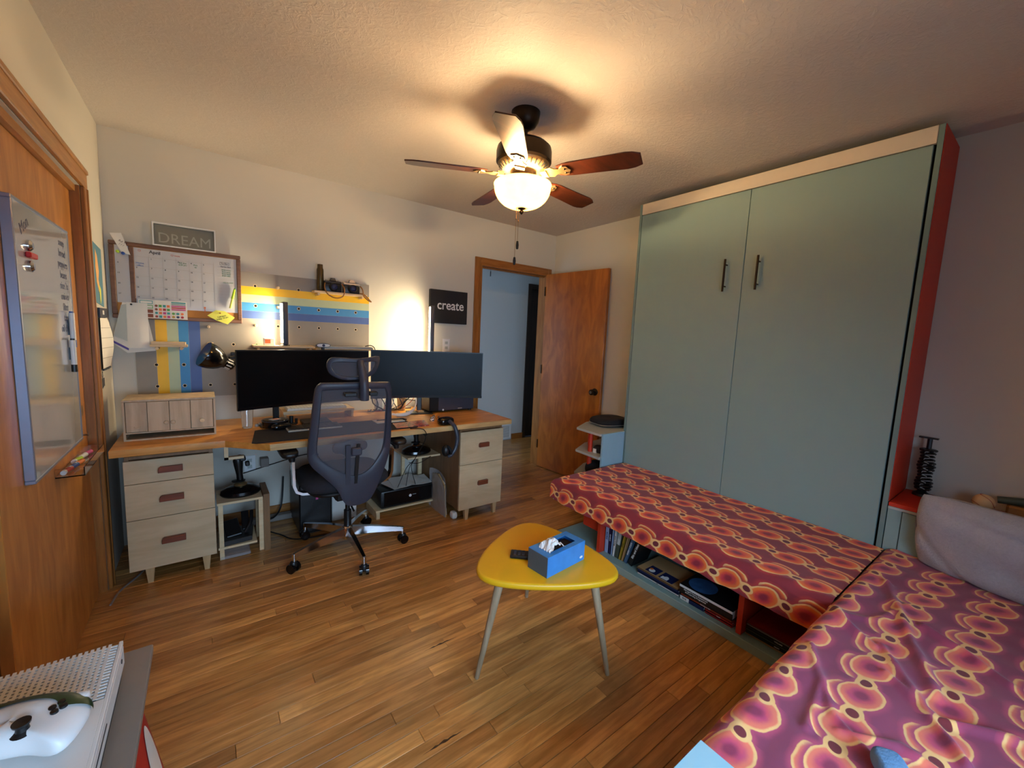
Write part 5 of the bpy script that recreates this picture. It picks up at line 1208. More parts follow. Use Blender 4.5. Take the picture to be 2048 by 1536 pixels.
for i, hx in enumerate(HXs):
    for j, hz in enumerate(HZs):
        if (j < 3 and hx < .62): continue
        if .2 < .1 or (hx > .62 and j >= 3 and not (i in (3, 4) and j < 6)): continue
        obj('hole_shade', G().lathe([(.0078, 0), (.0078, .0006), (0, .0006)], (hx, -.0201, hz), 16, M=Matrix.Rotation(R(90), 4, 'X')), HOLE_SHADE, pg, smooth=False)  # dark disc on the board, painted as the shade inside a hole
        obj('hole_rim', G().lathe([(.0078, 0), (.0105, 0), (.0105, .0009), (.0078, .0009), (.0078, 0)], (hx, -.0201, hz), 16, M=Matrix.Rotation(R(90), 4, 'X')), PINE, pg, smooth=False)
def peg(hx, hz, L_=.05, label='', grp='wooden pegs in the striped pegboard'):
    o = obj('peg', G().lathe([(.0085, 0), (.0085, L_ - .002), (.0065, L_), (0, L_)], (hx, -.0208, hz), 16, M=Matrix.Rotation(R(90), 4, 'X')), PINE); return tag(o, label, 'peg', grp)
peg(HXs[5], 1.638, .045, 'pale wooden peg on the top grey stripe right of the cork board'); peg(HXs[5], 1.507, .05, 'pale wooden peg on the blue stripe right of the cork board'); peg(HXs[3] - .13 + .13, 1.113 + .0, .06, 'long pale peg above the black desk lamp')
peg(.459, 1.355, .055, 'pale wooden peg just below the cork board left of the yellow note'); peg(HXs[4] - .005, 1.377, .05, 'pale peg on the grey field right of the cork board'); peg(.475, 1.246, .012, 'short pale peg end on the grey field left of the lamp')
def peg_shelf(x0, x1, z, yb, label, th=.014):
    e = empty('peg_shelf', ((x0 + x1) / 2, -.07, z), label, 'shelf')
    obj('board', G().box(x0, x1, yb, -.021, z - th, z, bev=.0015), PINE, e)
    for px in (x0 + .03, x1 - .03): obj('peg', G().cyl((px, -.021, z - th - .009), (px, yb + .006, z - th - .009), .0085, n=14), PINE, e)
    return e
peg_shelf(.180, .352, 1.240, -.125, 'small pale peg shelf over the yellow vertical stripe')
thing1('pale_board', G().box(.186, .344, -.118, -.03, 1.2405, 1.256, bev=.002), PINE, 'pale wooden slab lying on the small left peg shelf', 'board')
peg_shelf(.690, 1.06, 1.248, -.15, 'pale peg shelf under the first light bar')
peg_shelf(1.065, 1.43, 1.640, -.115, 'upper pale peg shelf holding the brass case and the cameras')
sb = empty('peg_shelf', (1.25, -.1, 1.20), 'low peg shelf hidden under the flat silver laptop', 'shelf'); obj('board', G().box(1.065, 1.46, -.16, -.021, 1.222, 1.236, bev=.001), PINE, sb)
lt = empty('laptop', (1.26, -.11, 1.237), 'closed flat silver laptop lying behind the left monitor', 'laptop')
obj('base', G().box(1.075, 1.445, -.215, -.03, 1.2365, 1.245, bev=.002), SILVER, lt); obj('lid', G().box(1.075, 1.445, -.215, -.03, 1.2455, 1.252, bev=.002), SILVER, lt)
cbl([(1.42, -.10, 1.2535), (1.455, -.12, 1.262), (1.475, -.15, 1.245), (1.478, -.16, 1.20)], 'black cord hooked over the right end of the laptop', .0035)
# light bars
def light_bar(x, y_, z0, z1, label, rz_, led):
    e = empty('light_bar', (x, y_, z0), label, 'lamp')
    M = Matrix.Translation((x, y_, 0)) @ Matrix.Rotation(rz_, 4, 'Z')
    obj('housing', G().box(-.012, .022, -.024, .024, z0 + .008, z1, bev=.005, seg=2, M=M), BRONZE if False else CHARC, e)
    obj('led_strip', G().box(-.0150, -.0125, -.019, .019, z0 + .02, z1 - .012, M=M), led, e, smooth=False, label='lit LED strip')
    obj('foot', G().lathe([(0, z0), (.034, z0), (.034, z0 + .005), (.016, z0 + .009), (0, z0 + .009)], (x, y_, 0), 28), BLACK, e)
    return e
light_bar(.872, -.115, 1.2485, 1.542, 'upright light bar standing on the left peg shelf', R(8), LED)
light_bar(1.935, -.165, .90, 1.60, 'upright light bar behind the right monitor beside the lit wall', R(-14), LED2)
thing1('bar_plinth', G().box(1.89, 1.98, -.21, -.12, D + .128, .8995, bev=.003), BLACK, 'black block under the right light bar', 'block')
lbx = empty('small_carton', (.79, -.10, 1.249), 'little orange and white carton left of the light bar on the peg shelf', 'carton')
obj('body', G().box(.752, .815, -.125, -.08, 1.2485, 1.296, bev=.002), PAPER, lbx); obj('print', G().box(.758, .790, -.1262, -.1252, 1.262, 1.288), ORANGEP, lbx, smooth=False)
# brass case and two cameras
thing1('brass_case', G().lathe([(0, 1.6405), (.022, 1.6405), (.0235, 1.645), (.021, 1.650), (.0235, 1.654), (.0225, 1.79), (.018, 1.803), (.0175, 1.826), (.0155, 1.826), (.0155, 1.70), (0, 1.70)], (1.112, -.075, 0), 28), BRASS, 'tall weathered brass shell case standing on the upper peg shelf', 'case')
def camera_body(cx, label, dark=True):
    e = empty('camera', (cx, -.08, 1.6405), label, 'camera'); z = 1.6405
    obj('body', G().box(cx - .058, cx + .058, -.092, -.060, z, z + .060, bev=.006, seg=2), BLACK, e)
    obj('top_plate', G().box(cx - .058, cx + .058, -.091, -.061, z + .0605, z + .078, bev=.004), BLACK if dark else SILVER, e)
    obj('prism_hump', G().prism([(cx - .022, z + .0785), (cx + .022, z + .0785), (cx + .013, z + .098), (cx - .013, z + .098)], -.092, -.060, ax=1, bev=.002), BLACK if dark else SILVER, e)
    obj('lens', G().lathe([(.030, 0), (.030, .018), (.027, .022), (.027, .040), (.023, .042), (.021, .036), (0, .034)], (cx, -.0925, z + .034), 28, M=Matrix.Rotation(R(90), 4, 'X')), BLACK, e)
    obj('lens_glass', G().lathe([(.020, .0), (.014, .004), (0, .006)], (cx, -.1290, z + .034), 20, M=Matrix.Rotation(R(90), 4, 'X')), NAVY, e)
    obj('dial', G().cyl((cx + .042, -.076, z + .0785), (cx + .042, -.076, z + .086), .009, n=16), SILVER, e); obj('dial', G().cyl((cx - .043, -.076, z + .0785), (cx - .043, -.076, z + .086), .008, n=16), SILVER, e)
    return e
ca = camera_body(1.195, 'black film camera left of the silver-topped one on the upper peg shelf'); cb_ = camera_body(1.325, 'film camera with a silver top on the upper peg shelf', False)
obj('strap', G().tube([(1.140, -.095, 1.70), (1.130, -.125, 1.665), (1.150, -.130, 1.62), (1.200, -.132, 1.598), (1.25, -.134, 1.612), (1.262, -.133, 1.66), (1.255, -.10, 1.70)], .0045, 5, smooth=6), LEATHER, ca, label='tan leather strap')
obj('strap', G().tube([(1.385, -.095, 1.70), (1.395, -.12, 1.675), (1.40, -.132, 1.63), (1.43, -.135, 1.60), (1.455, -.13, 1.590), (1.44, -.125, 1.606), (1.405, -.122, 1.64), (1.375, -.125, 1.645)], .0045, 5, smooth=6), LEATHER, cb_, label='tan leather strap')
# clamp lamp
dl_ = empty('desk_lamp', (.48, -.12, 1.10), 'black cone desk lamp clamped to the pegboard left of the monitors', 'lamp')
ML = Matrix.Translation((.508, -.135, 1.150)) @ Matrix.Rotation(R(118), 4, 'Y')
ML = Matrix.Translation((.505, -.150, 1.150)) @ Matrix.Rotation(R(15), 4, 'Z') @ Matrix.Rotation(R(118), 4, 'Y')
obj('shade', G().lathe([(.078, -.088), (.080, -.080), (.079, -.060), (.074, -.034), (.064, -.008), (.050, .014), (.036, .028), (.032, .034), (.032, .074), (.024, .086), (0, .088)], (0, 0, 0), 40, M=ML), BLACKG, dl_, ang=60)
obj('inner_shade', G().lathe([(.076, -.087), (.070, -.036), (.046, .010), (0, .012)], (0, 0, 0), 40, M=ML), WHITE, dl_, ang=60)
for k in range(10):
    a = 2 * PI * k / 10; obj('vent_slit_light', G().box(-.0006, .0010, -.0040, .0040, .040, .070, M=ML @ Matrix.Rotation(a, 4, 'Z') @ Matrix.Translation((.0322, 0, 0))), PAPER, dl_, smooth=False)  # white strips painted in for light showing through the lamp vents
obj('arm', G().tube([(.560, -.115, 1.165), (.585, -.07, 1.172), (.59, -.035, 1.172)], .006, 8), BLACK, dl_); obj('clamp', G().box(.572, .608, -.045, -.0215, 1.150, 1.196, bev=.003), BLACK, dl_)

# ------------------------------------------------------------------ cork and calendar board
cb2 = empty('calendar_board', (.33, -.03, 1.39), 'brown framed cork board holding the whiteboard calendar above the desk', 'board')
bx0, bx1, bz0, bz1 = .020, .640, 1.385, 1.818
obj('cork', G().box(bx0 + .02, bx1 - .02, -.030, -.0215, bz0 + .02, bz1 - .02), CORK, cb2, smooth=False)
for q in ((bx0, bx1, bz1 - .022, bz1), (bx0, bx1, bz0, bz0 + .022)): obj('frame_rail', G().box(q[0], q[1], -.040, -.0215, q[2], q[3], bev=.003), CORKF, cb2)
for q in ((bx0, bx0 + .022), (bx1 - .022, bx1)): obj('frame_stile', G().box(q[0], q[1], -.0395, -.0215, bz0 + .0225, bz1 - .0225, bev=.003), CORKF, cb2)
obj('center_bar', G().box(.104, .124, -.0405, -.0305, bz0 + .0225, bz1 - .0225, bev=.002), CORKF, cb2, label='dark upright bar')
cal = empty('wall_calendar', (.37, -.033, 1.46), 'dry-erase calendar sheet headed April on the cork board', 'calendar')
cx0, cx1, cz0, cz1 = .125, .617, 1.452, 1.793
obj('sheet', G().box(cx0, cx1, -.0335, -.0305, cz0, cz1), WBOARD, cal, smooth=False)
Y0 = -.0338
cols = [.190, .252, .314, .376, .437, .498]; rows = [1.745, 1.690, 1.634, 1.578, 1.522]
g = G()
for x in cols: g.box(x - .0005, x + .0005, Y0 - .0002, Y0 + .0002, 1.468, 1.758)
for z in rows: g.box(cx0 + .003, .498, Y0 - .0002, Y0 + .0002, z - .0005, z + .0005)
for k in range(12): g.box(.515, .605, Y0 - .0002, Y0 + .0002, 1.735 - k * .019, 1.7356 - k * .019)
o = obj('ruling', g, LINE, cal, smooth=False); o['kind'] = 'stuff'
obj('lettering', textg('April', .026, on_back(.218, Y0, 1.775, R(-2)), .0003, True), INK, cal, smooth=False)
dn = 1
for r_ in range(5):
    for c_ in range(6):
        if dn > 30: break
        x = (cx0 if c_ == 0 else cols[c_ - 1]) + .010; z = (1.745, 1.690, 1.634, 1.578, 1.522)[r_] + .046 - .055
        if r_ == 0 and c_ < 1: continue
        obj('lettering', textg(str(dn), .011, on_back(x, Y0, z), .0003, True), INK, cal, smooth=False); dn += 1
def scrib(x, z, txt, m_, s=.012): obj('lettering', textg(txt, s, on_back(x, Y0 - .0001, z), .0003), m_, cal, smooth=False)
scrib(.345, 1.727, 'Bill due\n6:30 pm', INKG); scrib(.407, 1.722, 'Pick\nup', INKG); scrib(.150, 1.700, 'Home\noffice', INKB, .014); scrib(.553, 1.757, 'To Do', INK, .013); scrib(.560, 1.738, 'Garden Bed', INK, .011)
scrib(.562, 1.700, '4/10 mow\n4/12 pots\n4/16 seed\n4/20 rake', INKG, .012); scrib(.570, 1.640, 'tidy the shelf', INKG, .010)
obj('heading_box', G().box(.53, .578, Y0 - .0003, Y0, 1.7645, 1.7655).box(.53, .578, Y0 - .0003, Y0, 1.7485, 1.7495).box(.53, .531, Y0 - .0003, Y0, 1.7495, 1.7645).box(.577, .578, Y0 - .0003, Y0, 1.7495, 1.7645), INK, cal, smooth=False)
scrib(.150, 1.778, 'O', INKR, .018); scrib(.312, 1.771, 'O ooo', INKR, .016)
# sticker sheet
st = empty('sticker_sheet', (.25, -.035, 1.40), 'white sheet of colourful stickers at the lower left of the calendar', 'stickers')
obj('sheet', G().box(.132, .357, -.0420, -.0408, 1.392, 1.500), PAPER, st, smooth=False)
def stk(x, z, w_, h_, m_, rnd=False):
    if rnd: obj('sticker', G().lathe([(w_, 0), (w_, .0006), (0, .0006)], (x, -.0421, z), 12, M=Matrix.Rotation(R(90), 4, 'X') @ Matrix.Diagonal((1, h_ / w_, 1, 1))), m_, st, smooth=False)
    else: obj('sticker', G().box(x - w_, x + w_, -.0427, -.0421, z - h_, z + h_), m_, st, smooth=False)
for k, m_ in enumerate((TEALP, GREENP, BROWNP, BROWNP)): stk(.168, 1.485 - k * .026, .029, .010, m_); 
stk(.168, 1.4851, .026, .007, PAPER) if False else None
obj('sticker_face', G().box(.142, .194, -.0432, -.0428, 1.4785, 1.4915), PAPER, st, smooth=False); obj('sticker_face', G().box(.142, .194, -.0432, -.0428, 1.4525, 1.4655), PAPER, st, smooth=False)
pal = [[PAPER, BROWNP, BROWNP, TEALP, RUST], [PAPER, GREENP, ORANGEP, ORANGEP, TEALP], [PAPER, TEALP, CRIM, PINKP, ORANGEP], [PAPER, ORANGEP, GREENP, TEALP, PINKP]]
for i in range(4):
    for j in range(5): stk(.212 + i * .0185, 1.488 - j * .021, .0068, .0072, pal[i][j], i == 0)
for j, m_ in enumerate((TEALP, SAGE, PINKP, CRIM, PINKP)): stk(.316, 1.491 - j * .0105, .034, .0038, m_)
for i in range(3):
    for j in range(2): stk(.290 + i * .021, 1.425 - j * .020, .0075, .0072, [[GREENP, TEALP, ORANGEP], [MUST, NAVY, CRIM]][j][i], True)
# note, marker, left sheet and papers
nt_ = empty('yellow_note', (.53, -.05, 1.40), 'torn yellow note with handwriting pinned at the lower right of the cork board', 'note')
obj('paper', G().prism([(.455, 1.425), (.500, 1.462), (.548, 1.458), (.600, 1.420), (.560, 1.375), (.500, 1.398)], -.0465, -.0455, ax=1), NOTEY, nt_, smooth=False)
obj('lettering', textg('Call back\nfriday 10 am', .013, on_back(.532, -.0467, 1.418, R(18)), .0002), INK, nt_, smooth=False); obj('pin', G().lathe([(.004, 0), (.004, .008), (0, .009)], (.522, -.0468, 1.444), 10, M=Matrix.Rotation(R(90), 4, 'X')), RUST, nt_)
hl = empty('highlighter', (.59, -.05, 1.48), 'lime green highlighter clipped upright on the right of the calendar', 'marker')
MH = on_back(.590, -.046, 1.540, R(-12))
obj('cap', G().cyl((0, .0, 0), (0, .065, 0), .0095, n=14) if False else G().cyl(MH @ Vector((0, .0, 0)), MH @ Vector((0, .062, 0)), .0085, .0060, n=14), LIME, hl); obj('barrel', G().cyl(MH @ Vector((0, -.0005, 0)), MH @ Vector((0, -.062, 0)), .0062, n=14), NOTEY, hl)
obj('tip', G().cyl(MH @ Vector((0, .0625, 0)), MH @ Vector((0, .072, 0)), .005, .002, n=12), INKG, hl)
thing1('paper_tab', G().box(.440, .450, -.0350, -.0338, 1.468, 1.478).box(.443, .447, -.0350, -.0338, 1.440, 1.4675), ORANGEP, 'small orange key-shaped tab at the bottom of the calendar', 'tab', smooth=False)
ls = empty('side_sheet', (.07, -.033, 1.48), 'narrow left part of the calendar sheet beyond the dark bar', 'calendar')
obj('sheet', G().box(.044, .103, -.0335, -.0305, 1.475, 1.80), WBOARD, ls, smooth=False)
for k, d_ in enumerate((6, 13, 20, 27)): obj('lettering', textg(str(d_), .011, on_back(.056, Y0, 1.70 - k * .058), .0003, True), INK, ls, smooth=False)
wn_ = empty('white_note', (.07, -.05, 1.80), 'white handwritten note pinned at the top left corner of the cork board', 'note')
obj('paper', G().prism([(.030, 1.855), (.078, 1.862), (.112, 1.745), (.075, 1.755)], -.0445, -.0435, ax=1), PAPER, wn_, smooth=False)
obj('lettering', textg('Rd 14\n/ / /', .016, on_back(.080, -.0447, 1.805, R(-25)), .0002), INK, wn_, smooth=False)
thing1('pushpin', G().lathe([(.008, 0), (.005, .006), (.008, .014), (0, .015)], (.060, -.0450, 1.757), 12, M=Matrix.Rotation(R(90), 4, 'X')), LIME, 'lime green pushpin at the top left of the cork board', 'pushpin')
thing1('pushpin', G().lathe([(.008, 0), (.005, .006), (.008, .014), (0, .015)], (.082, -.0450, 1.750), 12, M=Matrix.Rotation(R(90), 4, 'X')), BLUEP, 'blue pushpin at the top left of the cork board', 'pushpin')
pp = empty('paper_bundle', (.11, -.06, 1.25), 'bundle of white papers with a purple edged cover hanging below the cork board corner', 'papers')
obj('back_sheet', G().prism([(.065, 1.475), (.160, 1.47), (.200, 1.20), (.075, 1.185), (.012, 1.245)], -.0500, -.0480, ax=1), PAPER, pp, smooth=False)
obj('purple_edge', G().prism([(.010, 1.262), (.082, 1.212), (.080, 1.200), (.008, 1.250)], -.0520, -.0502, ax=1), PURPLE, pp, smooth=False)
obj('left_sheet', G().prism([(.060, 1.460), (.085, 1.468), (.100, 1.240), (.020, 1.285)], -.0540, -.0522, ax=1), PALE, pp, smooth=False)
obj('front_sheet', G().grid(lambda a, c: (.082 + .092 * a - .02 * (1 - c) * (1 - a) * .2, -.058 - .012 * math.sin(PI * a) * (1 - c) - .004 * a, 1.215 + .262 * c), 8, 8), PAPER, pp, ang=80)
obj('pin', G().lathe([(.005, 0), (.005, .008), (0, .009)], (.104, -.0600, 1.466), 10, M=Matrix.Rotation(R(90), 4, 'X')), INK, pp)

# DREAM shadow box resting on the cork board
dm = empty('word_sign', (.36, -.03, 1.82), 'white framed box sign reading DREAM standing on top of the cork board', 'sign')
obj('frame', G().box(.212, .218, -.052, -.0025, 1.8185, 1.952).box(.506, .512, -.052, -.0025, 1.8185, 1.952).box(.218, .506, -.052, -.0025, 1.946, 1.952).box(.218, .506, -.052, -.0025, 1.8185, 1.8245), WHITE, dm, smooth=False)
obj('panel', G().box(.2185, .5055, -.016, -.010, 1.825, 1.9455), plain('sign_panel', (136, 132, 116), .7), dm, smooth=False)
obj('lettering', textg('DREAM', .082, on_back(.362, -.0165, 1.868), .001, False, sx=.96), plain('pale_grey_letters', (176, 174, 156), .7), dm, smooth=False)
# create canvas
cr = empty('word_canvas', (2.155, -.02, 1.47), 'square black canvas reading create on the back wall beside the doorway', 'sign')
obj('canvas', G().box(1.985, 2.345, -.036, -.001, 1.466, 1.750, bev=.002), plain('black_canvas', (30, 29, 31), .8, bmp=.2, bs=900), cr)
obj('lettering', textg('create', .112, on_back(2.178, -.0364, 1.620), .0004, True, sx=.92), WHITE, cr, smooth=False)

# ------------------------------------------------------------------ left wall papers
po = empty('poster', (.003, -.28, 1.45), 'blue poster with an orange and yellow painted streak on the left wall by the corner', 'poster')
obj('sheet', G().prism([(-.410, 1.465), (-.150, 1.440), (-.140, 1.745), (-.400, 1.765)], .001, .0035, ax=0), plain('poster_blue', (84, 132, 152), .6, var=.1, vs=12), po, smooth=False)
obj('painted_streak', G().prism([(-.30, 1.73), (-.26, 1.70), (-.235, 1.62), (-.255, 1.58), (-.225, 1.50), (-.27, 1.52), (-.30, 1.56), (-.315, 1.64)], .0036, .0042, ax=0), plain('streak_orange', (232, 178, 112), .6, var=.15, vs=20), po, smooth=False)
obj('painted_streak', G().prism([(-.26, 1.56), (-.215, 1.53), (-.225, 1.47), (-.245, 1.45), (-.25, 1.50)], .0043, .0048, ax=0), NOTEY, po, smooth=False)
lc_ = empty('list_calendar', (.003, -.25, 1.11), 'white ruled hanging planner with a black header on the left wall', 'planner')
MLC = Matrix.Translation((0, 0, 0))
obj('backing', G().prism([(-.425, 1.12), (-.130, 1.10), (-.140, 1.425), (-.420, 1.435)], .001, .005, ax=0), BLACK, lc_, smooth=False)
obj('sheet', G().grid(lambda a, c: (.010 + .020 * math.sin(PI * c) * a, -.330 + .195 * a, 1.118 + .262 * c), 4, 10), PAPER, lc_, ang=80)
for k in range(4): c_ = .2 + k * .2; obj('rule', G().grid(lambda a, c: (.0112 + .020 * math.sin(PI * c_) * a, -.330 + .195 * a, 1.118 + .262 * c_ + .003 * c), 4, 1), LINE, lc_, smooth=False)
obj('header', G().box(.006, .012, -.335, -.135, 1.383, 1.432), CHARC, lc_, smooth=False); obj('logo', G().box(.0121, .0126, -.265, -.225, 1.398, 1.420), WHITE, lc_, smooth=False)
obj('bottom_bar', G().box(.006, .013, -.335, -.130, 1.108, 1.117), BLACK, lc_, smooth=False)
ky = empty('key_bunch', (.01, -.355, 1.03), 'small bunch of dark keys hanging below the planner', 'keys')
obj('ring', G().tube([(.008, -.355 + .012 * math.cos(a), 1.085 + .012 * math.sin(a)) for a in [2 * PI * i / 16 for i in range(17)]], .0014, 5), STEEL, ky)
obj('strap', G().tube([(.008, -.352, 1.107), (.008, -.354, 1.095)], .002, 5), BLACK, ky)
for k in range(3): obj('key', G().box(.006 + k * .002, .0075 + k * .002, -.362 + .010 * k, -.352 + .010 * k, 1.018 + .006 * k, 1.072), BLACK, ky, smooth=False)

# ------------------------------------------------------------------ whiteboard on the closet door
wb_ = empty('whiteboard', (-.02, -1.09, .84), 'aluminium framed whiteboard hung on the wooden closet door', 'whiteboard')
q0, q1, z0_, z1_ = -1.405, -.765, .845, 1.732; xf = -.006
obj('panel', G().box(-.0318, xf - .002, q0 + .008, q1 - .008, z0_ + .008, z1_ - .008), WBOARD, wb_, smooth=False)
for a_ in ((q0, q1, z1_ - .012, z1_), (q0, q1, z0_, z0_ + .012)): obj('frame_rail', G().box(-.0318, xf, *a_, bev=.002), ALU, wb_)
for a_ in ((q0, q0 + .012), (q1 - .012, q1)): obj('frame_stile', G().box(-.0318, xf, *a_, z0_ + .0125, z1_ - .0125, bev=.002), ALU, wb_)
obj('lettering', textg('soup\nbread\npeppers\nbeans\nrice 2x\nonions\nfilter\ntape\noil change', .042, on_left(xf - .0018, -.875, 1.50), .0003), NAVY, wb_, smooth=False)
obj('lettering', textg('Mon', .05, on_left(xf - .0018, -1.30, 1.66, .5), .0003), NAVY, wb_, smooth=False)
mg_ = empty('red_magnet', (.0, -1.28, 1.575), 'red and silver clip magnet near the top left of the whiteboard', 'magnet')
obj('clip', G().box(xf - .0018, xf + .012, -1.315, -1.245, 1.560, 1.578, bev=.003), REDP, mg_)
for zz in (1.535, 1.600): obj('disc', G().lathe([(.018, 0), (.018, .006), (.010, .012), (0, .012)], (xf - .0018, -1.28, zz), 20, M=Matrix.Rotation(R(90), 4, 'Y')), CHROME, mg_)
def marker(y_, z0, z1, capm, label, band=None):
    e = empty('marker', (.0, y_, z0), label, 'marker')
    obj('barrel', G().cyl((xf + .010, y_, z0 + .03), (xf + .010, y_, z1), .009, n=14), WHITE, e); obj('cap', G().cyl((xf + .010, y_, z0), (xf + .010, y_, z0 + .0295), .0098, n=14), capm, e)
    obj('plug', G().cyl((xf + .010, y_, z1), (xf + .010, y_, z1 + .006), .007, n=12), capm, e)
    obj('magnet', G().box(xf - .0018, xf + .001, y_ - .006, y_ + .006, z0 + .05, z1 - .03), BLACK, e, smooth=False)
marker(-.865, 1.255, 1.395, BLUEP, 'blue capped marker clinging upright to the whiteboard'); marker(-.880, 1.155, 1.285, BLACK, 'black capped marker below the blue one on the whiteboard')
ty = empty('pen_tray', (.01, -.93, .80), 'clear acrylic tray of marker pens fixed below the whiteboard', 'tray')
obj('tray', G().box(-.030, .050, -1.10, -.72, .772, .776).box(.047, .050, -1.10, -.72, .776, .806).box(-.030, .047, -1.10, -1.097, .776, .806).box(-.030, .047, -.723, -.72, .776, .806), CLEAR, ty, smooth=False)
for k, (m_, nm) in enumerate(((REDP, 'red'), (BLUEP, 'blue'), (ORANGEP, 'orange'), (LIME, 'lime'), (WHITE, 'white'), (PINKP, 'pink'))):
    y_ = -1.06 + k * .052
    e = empty('marker_pen', (.01, y_, .785), nm + ' marker pen lying in the clear tray below the whiteboard', 'marker', 'pens in the clear tray')
    obj('barrel', G().cyl((-.012 + .007 * (k % 3), y_, .7855), (-.012 + .007 * (k % 3) + .01, y_ + .045, .7855), .0085, n=12), m_, e); obj('cap', G().cyl((.006 + .007 * (k % 3) - .018, y_ - .018, .7855), (-.012 + .007 * (k % 3), y_ - .0005, .7855), .0090, n=12), WHITE, e)
thing1('door_hook', G().lathe([(.012, 0), (.012, .003), (.005, .006), (.005, .018), (.009, .024), (0, .026)], (-.0315, -.665, .845), 16, M=Matrix.Rotation(R(90), 4, 'Y')), STEEL, 'small steel knob on the closet door right of the whiteboard', 'knob')

# ------------------------------------------------------------------ foreground console on its stand
ts = empty('media_stand', (.1, -2.6, 0), 'grey-brown topped stand at the lower left corner under the white console', 'stand')
obj('top', G().box(-.0, .330, -3.0, -2.228, .684, .700, bev=.0015), GREYP, ts)
for (lx, ly) in ((.02, -2.95), (.29, -2.95)): obj('leg', G().box(lx, lx + .025, ly, ly + .025, 0, .6835), GREYP, ts, smooth=False)
rbn = empty('red_drum', (.17, -2.55, .38), 'rounded red bin with a white oval patch under the grey stand top', 'bin')
def binpt(t, z, o_=0):
    ax = .150 + (.655 - z) * .17; e = .42; c, q = math.cos(t), math.sin(t)
    return (.168 + (ax + o_) * math.copysign(abs(c) ** e, c), -2.515 + (.285 + (.655 - z) * .1 + o_) * math.copysign(abs(q) ** e, q), z)
g = G(); nb_ = 72
zz_ = [.362, .37, .45, .55, .675, .683]
for z in zz_: g.v += [binpt(2 * PI * i / nb_, z, -.004 if z in (.362, .683) else 0) for i in range(nb_)]
g.add([], [(k * nb_ + i, k * nb_ + (i + 1) % nb_, (k + 1) * nb_ + (i + 1) % nb_, (k + 1) * nb_ + i) for k in range(5) for i in range(nb_)])
g.f = [[v_ for v_ in f] for f in [[(k * nb_ + i), (k * nb_ + (i + 1) % nb_), ((k + 1) * nb_ + (i + 1) % nb_), ((k + 1) * nb_ + i)] for k in range(5) for i in range(nb_)]] + [list(range(nb_))[::-1], [5 * nb_ + i for i in range(nb_)]]
g.m = [0] * len(g.f)
obj('shell', g, CRIM, rbn, ang=50)
obj('oval_patch', G().grid(lambda a, c: binpt(.10 + .26 * a, .545 + .075 * math.sin(PI * (.02 + .96 * a)) ** .6 * (2 * c - 1), .0012), 18, 6), WHITE, rbn, ang=80)
thing1('bin_stool', G().lathe([(0, 0), (.13, 0), (.12, .02), (.03, .05), (.03, .33), (.12, .3595), (0, .3595)], (.195, -2.50, 0), 32), BLACK, 'dark pedestal under the red bin', 'stool')
gc = empty('game_console', (.17, -2.45, .7006), 'white slim game console with a dotted vent half on the grey stand', 'console')
gx0, gx1, gy0, gy1 = .062, .296, -2.602, -2.306
obj('lower_shell', G().box(gx0 + .004, gx1 - .004, gy0 + .004, gy1 - .004, .7055, .728, bev=.002), BLACK, gc); obj('shell', G().box(gx0, gx1, gy0, gy1, .7285, .766, bev=.002), WHITE, gc)
vy0 = -2.452
obj('vent_plate', G().box(gx0 + .001, gx1 - .006, vy0, gy1 - .001, .7665, .768), plain('vent_grey', (150, 140, 138), .6), gc, smooth=False)
g = G(); step = .0078
nx_, ny_ = int((gx1 - gx0 - .008) / step), int((gy1 - vy0) / step)
for j in range(nx_):
    x = gx0 + .004 + j * step; g.box(x, x + step * .55, vy0 + .001, gy1 - .002, .7681, .7752)
for j in range(ny_):
    y_ = vy0 + .001 + j * step; g.box(gx0 + .002, gx1 - .006, y_, y_ + step * .45, .7681, .7748)
o = obj('vent_grille', g, WHITE, gc, smooth=False); o['kind'] = 'stuff'
obj('top_plate', G().box(gx0, gx1 - .004, gy0, vy0 - .001, .7665, .775, bev=.0015), WHITE, gc); obj('edge_rail', G().box(gx1 - .0055, gx1, gy0, gy1, .7665, .775, bev=.001), WHITE, gc)
obj('disc_slot', G().box(gx1, gx1 + .0006, gy0 + .01, vy0 - .03, .748, .751), INK, gc, smooth=False); obj('button', G().lathe([(.004, 0), (.004, .001), (0, .001)], (gx1, gy1 - .03, .752), 12, M=Matrix.Rotation(R(90), 4, 'Y')), INK, gc)
for fx in (gx0 + .03, gx1 - .03):
    for fy in (gy0 + .03, gy1 - .03): obj('foot', G().cyl((fx, fy, .7003), (fx, fy, .7057), .010, n=12), BLACK, gc)
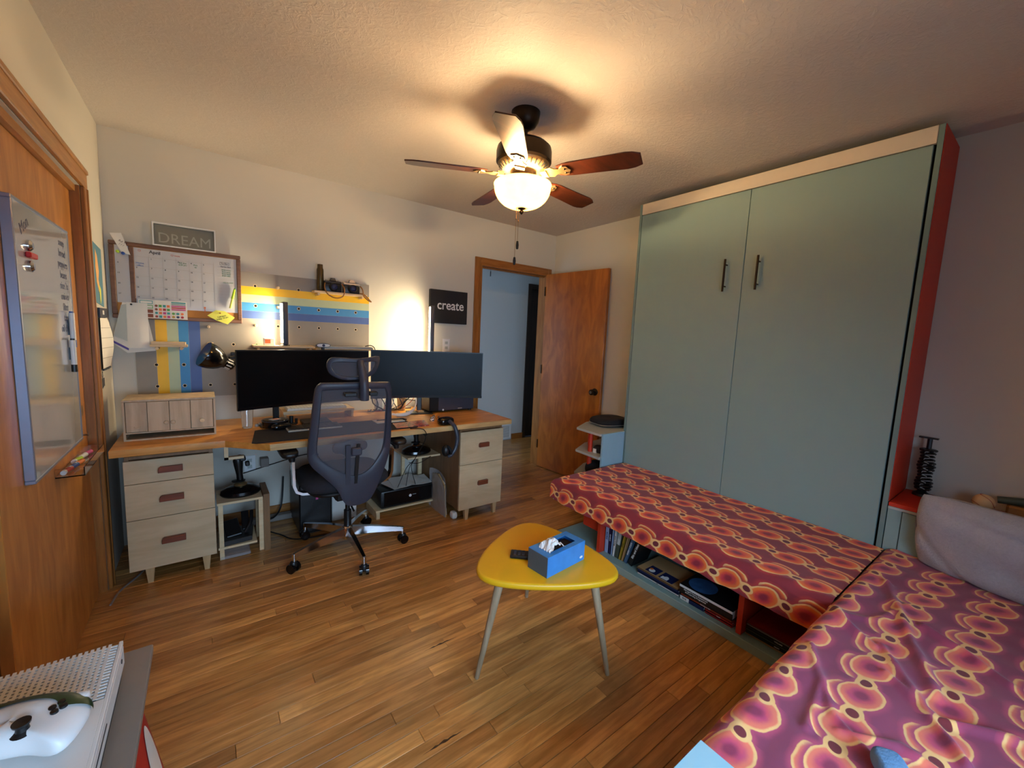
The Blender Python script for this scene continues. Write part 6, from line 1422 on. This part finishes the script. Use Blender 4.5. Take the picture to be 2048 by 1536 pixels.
# controller: body with two grips, sticks, pad and a dark green faceplate
pc_ = empty('game_controller', (.16, -2.545, .776), 'white game controller with a dark green top lying on the console', 'controller')
def ctrl(a, c):
    th = 2 * PI * a; ph = PI * (c - .5)
    x = math.cos(th); y_ = math.sin(th)
    ex = .078 * math.copysign(abs(x) ** .75, x); ey = .050 * math.copysign(abs(y_) ** .8, y_)
    if y_ < 0: ey *= (.55 + 1.05 * abs(x) ** 2.5)
    cr_ = math.cos(ph) ** .6 if math.cos(ph) > 1e-6 else 0
    z = .022 * math.sin(ph) * (1.1 if ph > 0 else .9) + .004 * (1 - abs(x))
    return Vector((ex * cr_, ey * cr_, z))
MCt = Matrix.Translation((.208, -2.505, .8005)) @ Matrix.Rotation(R(-16), 4, 'Z') @ Matrix.Rotation(R(4), 4, 'X')
obj('body', G().grid(lambda a, c: (MCt @ ctrl(a, c))[:], 56, 24), WHITE, pc_, ang=80)
GRN = plain('dark_green_plastic', (22, 58, 26), .35, var=.15)
def band(a, c):
    v_ = ctrl(.04 + .42 * a, .50 + .37 * c); return (MCt @ (v_ * 1.03 + Vector((0, .001, .0012))))[:]
obj('faceplate', G().grid(band, 24, 10), GRN, pc_, ang=80, label='dark green curved top strip')
for (sx_, sy_) in ((-.038, .012), (.022, -.016)):
    obj('thumbstick', G().lathe([(.012, 0), (.007, .004), (.006, .010), (.009, .013), (.0095, .016), (.006, .0155), (0, .015)], (0, 0, 0), 20, M=MCt @ Matrix.Translation((sx_, sy_, .020))), BLACK, pc_)
obj('direction_pad', G().box(-.012, .012, -.0040, .0040, 0, .004, M=MCt @ Matrix.Translation((-.018, -.016, .0215))).box(-.0040, .0040, -.012, .012, 0, .0041, M=MCt @ Matrix.Translation((-.018, -.016, .0215))), BRONZE, pc_, smooth=False)
for k, (bx_, by_) in enumerate(((.050, .012), (.038, .012), (.044, .020), (.044, .004))): obj('button', G().lathe([(.0045, 0), (.0042, .003), (0, .0035)], (0, 0, 0), 14, M=MCt @ Matrix.Translation((bx_, by_, .0215))), BLACK, pc_)
obj('bumper', G().box(.020, .066, .028, .044, -.004, .016, bev=.005, seg=2, M=MCt), WHITE, pc_)
# light blue table corner at the bottom edge
lt2 = empty('small_table', (1.05, -3.15, 0), 'light blue square table corner poking in at the bottom edge', 'table')
obj('top', G().box(.86, 1.254, -3.25, -2.94, .532, .550, bev=.001), LBL, lt2)
for lx in (.87, 1.22):
    for ly in (-3.24, -2.97): obj('leg', G().box(lx, lx + .024, ly, ly + .024, 0, .5315), PALE, lt2, smooth=False)
